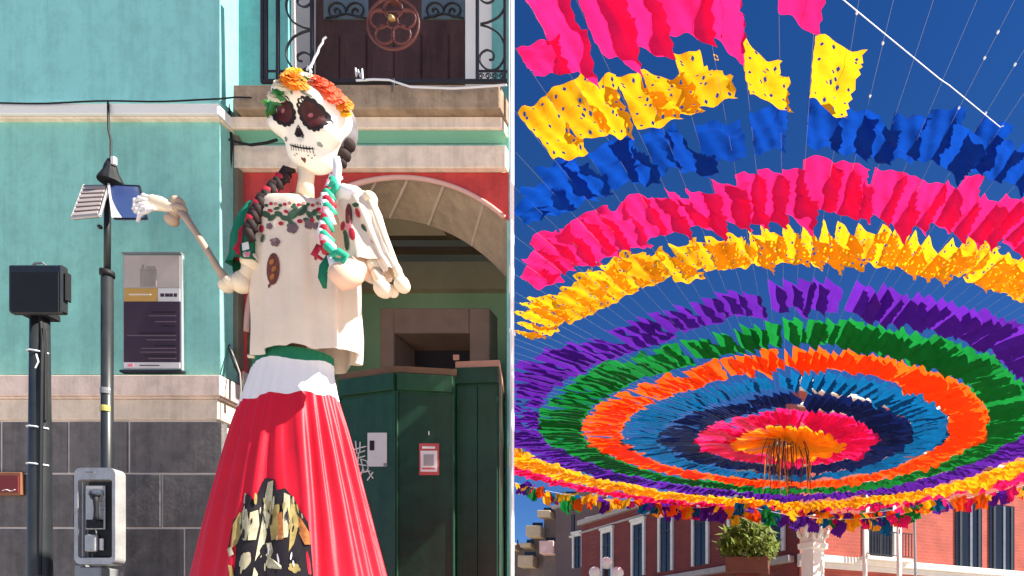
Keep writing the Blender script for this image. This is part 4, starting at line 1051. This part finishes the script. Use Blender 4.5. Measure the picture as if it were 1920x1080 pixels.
for (z0,z1,o) in ((HL-.1,HL+.15,.22),(4.45,4.7,.32),(HL-.55,HL-.45,.08)):
    m = MB(); wbox(m, dL, .3, 16.6, z0, z1, -.05, o); m.build('cornice', mat('grey_stone_trim',(.40,.36,.34),.8,.1,3), wl, bevel=.02)
for tc in (1.35, 3.5, 5.92, 8.5, 10.8, 13.7): window(wl, dL, tc, .85, 4.95, 7.5, fr=.17, shut=False)
for tc in (3.5, 7.0, 10.8): window(wl, dL, tc, 1.0, 1.0, 3.5, shut=False)
# far left: grey-brown block and stepped flats
Cg = Vector((-11.0, 36.0)); dG = Vector((-.80,.60))
gb = thing('grey_building', 'grey brown flat fronted building with small pinkish windows at the lower left of the canopy', 'building', (-14, 40, .12))
m = MB(); wbox(m, dG, -1.0, 3.7, .12, 9.9, -6, 0, Cg); m.build('wall', mat('grey_mauve_plaster',(.13,.09,.09),.85,.12,.6,.1), gb)
m = MB(); wbox(m, dG, -1.1, 3.8, 9.902, 10.1, -.1, .2, Cg); m.build('cornice', mat('grey_stone_trim',(.40,.36,.34)), gb)
for (x,yc,w_,h_) in ((1107,990,.9,1.3),(1075,985,.3,1.2)):
    t_ = tpx(dG, x, Cg); z_ = zat(dG, t_, yc, Cg); q = MB(); wbox(q, dG, t_-w_/2, t_+w_/2, z_-h_/2, z_+h_/2, .001, .06, Cg)
    o = q.build('window', mat('lit_window_pink',(.80,.52,.46),.7) if w_ > .5 else M_shut, gb, bevel=.01)  # wide pink one is a lit window, its light put into the colour
    q = MB(); wbox(q, dG, t_-w_/2-.08, t_+w_/2+.08, z_-h_/2-.12, z_-h_/2-.01, .001, .14, Cg); q.build('sill', M_wtrim, o)
for (x,yc) in ((1085,1035),(1150,1050)):
    t_ = tpx(dG, x, Cg); z_ = zat(dG, t_, yc, Cg); window(gb, dG, t_, .7, z_-.9, z_+.9, Cg, shut=False)
Yb_ = 47.0
fb = thing('apartment_block', 'stepped apartment block with cream balconies at the far lower left of the canopy', 'building', (px(1020,Yb_), Yb_, .12))
Mcr = mat('cream_render',(.62,.47,.30),.8,.08,2); Mpk = mat('lit_window_pink',(.8,.52,.46))
for k,(xa,xb,yt) in enumerate(((1052,1110,922),(1012,1052,948),(978,1012,980),(900,978,1008))):
    m = MB(); m.box(px(xa,Yb_)+.002, px(xb,Yb_), Yb_+.8*k, Yb_+9, .12, pz(yt,Yb_)); m.build('wall', mat('brown_grey_render',(.20,.15,.13),.85,.2,.6), fb)
for (xa,xb,ya,yb,Yk,mm) in ((1058,1085,932,955,47.0,Mcr),(995,1022,990,1010,47.8,Mcr),(1060,1080,1000,1022,47.0,Mcr),(1016,1040,962,974,47.8,Mcr),(1020,1046,1018,1042,47.8,Mpk),(980,1008,1045,1066,48.6,Mcr),(966,976,1022,1034,49.4,Mcr),(984,1004,1022,1030,48.6,Mcr)):  # the pink block stands for a lit window, light put into its colour
    q = MB(); q.box(px(xa,Yk), px(xb,Yk), Yk-.9, Yk-.002, pz(yb,Yk), pz(ya,Yk)); o = q.build('balcony', mm, fb, bevel=.03)
    q = MB(); q.box(px(xa+4,Yk), px(xb-4,Yk), Yk-.05, Yk-.003, pz(ya,Yk)+.02, pz(ya-10,Yk)); q.build('window_strip', M_pane, o)

# ornate white corner column with lamp globes, planter bush, posts
YC = 21.5
cc = thing('white_corner_column', 'ornate white stone column standing at the corner below the canopy centre', 'column', (px(1512,YC),YC,.12))
q = MB(); xc = px(1524,YC)
prof = [(.12,.50),(1.0,.50),(1.1,.40),(4.40,.38),(4.45,.50),(4.62,.52),(4.66,.42),(4.9,.40),(5.16,.40),(5.22,.55),(5.38,.60),(5.48,.60),(5.5,.40)]
q.tube([(xc,YC,z) for z,r_ in prof],[r_ for z,r_ in prof],4); q.build('shaft', M_wtrim, cc, smooth=False)
for k in range(6):
    a = k*math.pi/3; q = MB(); q.tube([(xc+math.cos(a)*.34,YC+math.sin(a)*.34,4.75),(xc+math.cos(a)*.46,YC+math.sin(a)*.46,4.9),(xc+math.cos(a)*.52,YC+math.sin(a)*.52,5.1),(xc+math.cos(a)*.44,YC+math.sin(a)*.44,5.2)],[.05,.08,.06,.02],6); q.build('acanthus_leaf', M_wtrim, cc, smooth=True)
for (x,yt,lab) in ((1622,975,'white flag post left of the balcony railing on the brick building'),(1686,982,'white flag post right of the balcony railing on the brick building')):
    Yv = 22.2; t = thing('flag_post', lab, 'post', (px(x,Yv),Yv,.12), 'white posts in front of the brick building')
    q = MB(); q.tube([(px(x,Yv),Yv,.12),(px(x,Yv),Yv,pz(yt,Yv))],.09,10); q.build('shaft', M_wtrim, t, smooth=True)
    q = MB(); q.sphere((px(x,Yv),Yv,pz(yt,Yv)+.1),.14,10,8); q.build('finial', M_wtrim, t, smooth=True)
def lamp(x, yt, Yv, lab):
    t = thing('globe_street_lamp', lab, 'street lamp', (px(x,Yv),Yv,.12)); z = pz(yt,Yv)
    q = MB(); q.tube([(px(x,Yv),Yv,.12),(px(x,Yv),Yv,z-.2)],.06,10); q.tube([(px(x,Yv)-.35,Yv,z-.45),(px(x,Yv),Yv,z-.6),(px(x,Yv)+.35,Yv,z-.45)],.03,8); q.build('post', M_iron, t, smooth=True)
    for dx,dz in ((-.35,-.3),(.35,-.3),(0,0)):
        q = MB(); q.sphere((px(x,Yv)+dx,Yv,z+dz),.19,14,10); q.build('globe', M_white, t, smooth=True)
lamp(1137, 1056, 20.0, 'street lamp with three white globes at the lower left below the canopy')
q = MB(); q.tube([P(1714,960,22.0),P(1720,1300-60,22.0)],.05,8); tag(q.build('grey_pole', M_greym), 'thin grey pole standing in front of the salmon brick wall', 'pole')
# bush in a planter
bt_ = thing('balcony_shrub', 'bright green leafy shrub in a planter in front of the maroon building', 'shrub', (px(1400,22.5),22.5,3.9))
q = MB(); rnd = random.Random(3)
for k in range(1500):
    cx_, cy_, rx_, ry_ = rnd.choice([(1385,1005,34,26),(1420,1008,32,28),(1400,990,26,20),(1370,1025,22,20),(1435,1028,26,22),(1400,1030,38,18)])
    a = rnd.uniform(0,6.28); rr = rnd.random()**.5; c = P(cx_+math.cos(a)*rx_*rr, cy_+math.sin(a)*ry_*rr, 22.5+rnd.uniform(-.5,.5))
    u = Vector((rnd.gauss(0,1),rnd.gauss(0,1),rnd.gauss(0,1)+.5)).normalized(); v = u.orthogonal().normalized(); L_ = rnd.uniform(.14,.38)
    q.quad(c-v*L_*.22, c+u*L_*.5-v*L_*.12, c+u*L_, c+v*L_*.22)
tag(q.build('foliage', mat('shrub_leaf',(.20,.27,.04),.6,.5,3,translucent=.3), bt_), kind='stuff')
q = MB()
for k in range(8): q.tube([P(1400+k*3-10,1055,22.5),P(1400+(k-4)*14,1010-((k*7)%13),22.5+.2*math.sin(k))],[.03,.012],5)
q.build('stem', M_wd2, bt_)
q = MB(); q.vprism([(px(1362,22.5),22.1),(px(1442,22.5),22.1),(px(1442,22.5),22.9),(px(1362,22.5),22.9)], 3.75, pz(1046,22.5)); q.build('planter', mat('clay_planter',(.16,.06,.04),.8), bt_, bevel=.03)
q = MB(); q.box(px(1380,22.5),px(1425,22.5),22.3,22.7,.12,3.749); q.build('plinth', M_bk2, bt_)

# ------------------------------------------------------------------ paper flag canopy
HUB = Vector((px(1474,14.16), 14.16, EYE+4.95))
def fcol(n, c, tr=.62): return mat(n, c, .8, .16, 2.2, .55, 9, translucent=tr, spec=.15)
FC = dict(yellow=fcol('yellow_paper',(.78,.36,.008)), pink=fcol('pink_paper',(.74,.012,.13)), navy=fcol('navy_paper',(.003,.010,.075),.3), sky=fcol('blue_paper',(.002,.085,.22)),
    orange=fcol('orange_paper',(.90,.095,.006)), green=fcol('green_paper',(.006,.17,.028)), purple=fcol('purple_paper',(.09,.012,.27)), blue=fcol('royal_blue_paper',(.003,.045,.30)), amber=fcol('amber_paper',(.95,.38,.01)))
# ring: colour, inner radius, outer radius, drop, strings used, far side too
RINGS = [('amber',.22,1.08,.32,3,1),('pink',1.16,1.88,.26,2,1),('navy',1.98,2.64,.26,2,1),('sky',2.76,3.40,.27,2,1),('orange',3.52,4.16,.29,1,1),('green',4.30,4.98,.31,1,1),
    ('purple',5.12,5.84,.33,1,1),('yellow',6.20,6.92,.36,1,1),('pink',7.04,7.64,.36,1,1),('blue',7.82,8.34,.38,1,0),('yellow',8.42,8.94,.37,1,0),('pink',9.12,9.75,.38,1,0)]
def flag_mesh(name, m_, L, H, seed, holes, fine):
    rn = random.Random(seed); q = MB()
    nu, nv = (16,12) if fine else (9,6)
    p1, p2, p3 = [rn.uniform(0,6.28) for _ in range(3)]; amp = rn.uniform(.02,.05)*(1 if fine else .5); tw = rn.uniform(-.3,.3)*(1 if fine else .5); cut = rn.uniform(-.22,.22); curl = rn.uniform(-.4,.6)*(1 if fine else .5)
    tear = rn.random() < .25
    ids = {}
    def fn(i, j):
        u = i/nu; v = j/nv; x = (u-.5)*L; 
        zz = -v*H*(1+cut*(u-.5)); x *= (1-.10*v*rn_s)
        w_ = amp*math.sin(u*9+p1+v*2)*(.25+v)+amp*.5*math.sin(u*17+p2-v*3)*v+(.010*math.sin(u*31+v*9+p2)+.012*math.sin(v*14+u*6+p1) if fine else 0)+tw*x*v*1.2+curl*.22*H*v*v
        if j == nv: zz += (.018 if i % 2 else -.008)
        return Vector((x+L/2+.02*math.sin(v*7+p3), w_, zz))
    rn_s = rn.uniform(-.6,1.3)
    for j in range(nv+1):
        for i in range(nu+1): ids[i,j] = len(q.v); q.v.append(fn(i,j))
    for j in range(nv):
        for i in range(nu):
            if holes:
                edge = (i == 1 or i == nu-2) and j % 3 == 1 or (j == nv-2 and i % 3 == 1) or (j == 1 and i % 3 == 1)
                mid = (5 <= i <= nu-6 and 4 <= j <= nv-5 and (i+j) % 2 == 0 and rn.random() < .5)
                if (edge and rn.random() < .85) or mid:
                    # diamond hole: keep four corner triangles
                    a,b,c,d = ids[i,j],ids[i+1,j],ids[i+1,j+1],ids[i,j+1]; A_,B_,C_,D_ = q.v[a],q.v[b],q.v[c],q.v[d]
                    k = len(q.v); q.v += [(A_+B_)/2,(B_+C_)/2,(C_+D_)/2,(D_+A_)/2]
                    q.face((a,k,k+3)); q.face((b,k+1,k)); q.face((c,k+2,k+1)); q.face((d,k+3,k+2)); continue
            if tear and j > nv*.5 and i > nu*.55 and (i-nu*.55)+(j-nv*.5) > nu*.3: continue
            q.face((ids[i,j],ids[i+1,j],ids[i+1,j+1],ids[i,j+1]))
    me = q.mesh(name, m_); me.polygons.foreach_set('use_smooth',[True]*len(me.polygons)); return me
FM = []
for ri, (cn, r0, r1, H, st, far) in enumerate(RINGS):
    fine = ri >= 7
    FM.append([flag_mesh('paper_flag_'+cn, FC[cn], r1-r0, H, ri*31+s_, cn == 'yellow', fine) for s_ in range(7)])
# gaps seen in the photograph, per ring, in image columns on the near side
GAPS = {11:[(1340,1420),(1500,2200)], 10:[(1300,1380),(1420,1500),(1550,2200)], 9:[(1335,1390),(1440,1500)], 8:[(1358,1376),(1650,1662)], 7:[(1085,1100),(1585,1600),(1722,1735)], 6:[(1410,1425),(1560,1570)], 5:[(1450,1462),(1272,1284),(1360,1374)], 4:[(1446,1458),(1340,1350)], 3:[], 2:[(1480,1500)], 1:[],0:[]}
NS = 196
rn = random.Random(11)
NAMES = [('top left toward the mint building',1180),('upper left of centre',1380),('top centre',1560),('top right',2300)]
cnt = 0
def ORD(n):
    ones = ['','first','second','third','fourth','fifth','sixth','seventh','eighth','ninth','tenth','eleventh','twelfth','thirteenth','fourteenth','fifteenth','sixteenth','seventeenth','eighteenth','nineteenth']
    if n < 20: return ones[n]
    tens = {2:('twentieth','twenty'),3:('thirtieth','thirty'),4:('fortieth','forty'),5:('fiftieth','fifty')}[n//10]
    return tens[0] if n % 10 == 0 else tens[1]+'-'+ones[n % 10]
mesh_cache = {}
M_knot = M_str
kq = MB(); kq.sphere((0,0,0),.011,6,4,(1.6,1,1)); knot_me = kq.mesh('knot', M_str)
for s_ in range(NS):
    th = 2*math.pi*s_/NS + (rn.uniform(-.004,.004) if s_ else 0)
    dr = Vector((math.cos(th), math.sin(th), 0))
    near = dr.y < -.001
    rmax = 10.4 if dr.y < .0 else 7.9
    # clip where the string reaches the mint building's side or leaves the frame
    r = .2; rend = .2
    while r < rmax:
        p_ = HUB+dr*r; xx = CX+p_.x/p_.y*F
        if xx < 960 or xx > 2030: break
        rend = r; r += .05
    if rend < 1.0: continue
    pm = HUB+dr*min(rend,8.0)*.9; xm = CX+pm.x/pm.y*F
    if near:
        sec = 'left' if xm < 1200 else 'upper left' if xm < 1400 else 'top centre' if xm < 1580 else 'upper right' if xm < 1800 else 'right'
        lab = {'left':'long flag garland fanning from the hub to the left, over the drainpipe side','upper left':'long flag garland fanning from the hub up toward the upper left','top centre':'long flag garland running from the hub straight up toward the viewer','upper right':'long flag garland fanning from the hub up toward the upper right','right':'long flag garland fanning from the hub out to the right edge'}[sec]
    else:
        sec = 'far left' if xm < 1330 else 'far middle' if xm < 1620 else 'far right'
        lab = {'far left':'foreshortened flag garland on the far side, over the maroon building','far middle':'foreshortened flag garland on the far side, right behind the hub','far right':'foreshortened flag garland on the far side, over the brick building'}[sec]
    if near:
        if abs(th-1.5*math.pi) < math.pi/NS: lab = 'long flag garland running straight up from the hub toward the viewer'
        else:
            kk = round(abs(th-1.5*math.pi)/(2*math.pi/NS)); lab = ORD(kk)+' flag garland to the '+('left' if th < 1.5*math.pi else 'right')+' of the one running straight up from the hub'
    root = thing('flag_garland', lab, 'flag garland', HUB, 'paper flag garlands, '+sec); slope = (.022 if near else .05) - (.07*min(1,-dr.x*2.2)*min(1,max(0,.8-.8*dr.y)) if dr.x < 0 else 0); root.rotation_euler = (0,-slope,th)
    q = MB(); q.tube([(.2,0,0),(rend*.5,0,-.015),(rend,0,0)], .0019, 4); me = q.mesh('string', M_cord2)
    so_ = bpy.data.objects.new('string', me); COL.objects.link(so_); so_.parent = root
    for ri, (cn, r0, r1, H, st, far) in enumerate(RINGS):
        if r0 > rend-.22: continue
        short = min(1, (rend-.03-r0)/(r1-r0))
        if not near and not far: continue
        if s_ % st: continue
        pc = HUB+dr*(r0+.5*(r1-r0)*short); xc_ = CX+pc.x/pc.y*F
        if near and any(a < xc_ < b for a, b in GAPS.get(ri, [])):
            if ri >= 9 and short == 1 and rn.random() < .3:
                k = bpy.data.objects.new('knot', knot_me); COL.objects.link(k); k.parent = root; k.location = (r0+.02,0,0)
                k = bpy.data.objects.new('knot', knot_me); COL.objects.link(k); k.parent = root; k.location = (r1-.02,0,0)
            continue
        if rn.random() < (.02 if ri < 8 else 0): continue
        o = bpy.data.objects.new('paper_flag', rn.choice(FM[ri])); COL.objects.link(o); o.parent = root
        o.location = (r0+rn.uniform(-.05,.05), 0, 0)
        base = 70+28*min(1, max(0, -dr.x*3.2))-(10 if ri < 7 and near else 0)
        
        phi = base+rn.gauss(0,4 if ri < 7 else 9)+7*math.sin(th*9+ri*1.7)
        phi = max(-5, min(112, phi))
        o.rotation_euler = (R(phi), rn.uniform(-.05,.05), rn.uniform(-.04,.04))
        o.scale = (rn.uniform(.95,1.05)*(.88+.34*dr.x*dr.x if ri < 8 else 1)*short, 1, rn.uniform(.85,1.15)*(.85 if ri < 7 else 1))
        o['label'] = {'amber':'amber','pink':'pink','navy':'navy blue','sky':'bright blue','orange':'orange','green':'green','purple':'purple','yellow':'yellow','blue':'royal blue'}[cn]+' paper flag'
        cnt += 1
# hub with hanging fringe
hb = thing('canopy_hub', 'round wire hub at the middle of the canopy with dark strands hanging', 'hub', HUB)
q = MB(); q.tube([HUB+Vector((math.cos(a*math.pi/12)*.24, math.sin(a*math.pi/12)*.24, .0)) for a in range(25)],.015,6); q.build('wire_ring', M_greym, hb)
q = MB(); q2_ = MB()
for k in range(46):
    x = rn.uniform(-.50,.55); y = rn.uniform(-.5,.3); z1 = rn.uniform(.55,1.15)
    tgt = q if k % 3 else q2_
    tgt.tube([HUB+Vector((x*.8,y,-.04)),HUB+Vector((x+rn.uniform(-.03,.03),y,-.3)),HUB+Vector((x*1.05+rn.uniform(-.05,.05),y,-z1))],[.007,.010,.008],4)
tag(q.build('dark_strand', mat('dark_brown_strand',(.07,.03,.02),.8), hb), kind='stuff'); tag(q2_.build('orange_strand', mat('orange_strand',(.6,.22,.03),.8), hb), kind='stuff')
# steel cable across the top right
q = MB(); q.tube([P(1560,-18,4.2),P(1640,48,4.5),P(1762,148,5.0),P(1780,160,5.1),P(1875,238,5.8),P(1882,236,5.8)], .0034, 6); tag(q.build('support_rope', M_str), 'thick white rope crossing diagonally over the dark sky at the upper right', 'rope')
# loose little flags dangling at the far rim
cols = ['yellow','pink','orange','green','purple','sky','amber']
sm = {c: [flag_mesh('small_flag_'+c, FC[c], .26, .30, 500+k*7+i, False, False) for i in range(3)] for k, c in enumerate(cols)}
for g_i, (x0,y0,x1,y1,Yg,sag,lab) in enumerate(((965,905,1240,938,20.5,6,'small mixed flag string along the left far rim'),(1200,926,1500,952,21.2,8,'small mixed flag string over the maroon building'),(1480,955,1760,938,21.2,8,'small mixed flag string crossing above the balcony railing'),(1700,935,1925,908,20.5,6,'small mixed flag string along the right far rim'),(1380,942,1700,962,20.0,10,'lowest small mixed flag string in front of the white column'),(1230,948,1440,934,20.8,5,'small mixed flag string above the tall white framed windows'))):
    root = thing('bunting_string', lab, 'bunting', P(x0,y0,Yg)); n = int((x1-x0)/6.5)
    p0 = P(x0,y0,Yg); p1 = P(x1,y1,Yg+.3)
    pts = [p0.lerp(p1,k/n)+Vector((0,0,-sag*.017*4*(k/n)*(1-k/n)*2)) for k in range(n+1)]
    q = MB(); q.tube([p-p0 for p in pts],.006,4); me = q.mesh('string',M_str); o = bpy.data.objects.new('string',me); COL.objects.link(o); o.parent = root
    for k in range(n):
        o = bpy.data.objects.new('paper_flag', rn.choice(sm[rn.choice(cols)])); COL.objects.link(o); o.parent = root
        o.location = pts[k]-p0; o.rotation_euler = (R(rn.uniform(-40,40)), rn.uniform(-.5,.5), rn.uniform(-.8,.8)); s2 = rn.uniform(.7,1.5); o.scale = (s2,s2,s2*rn.uniform(.8,1.3))
print('flags', cnt, 'objects', len(bpy.data.objects))
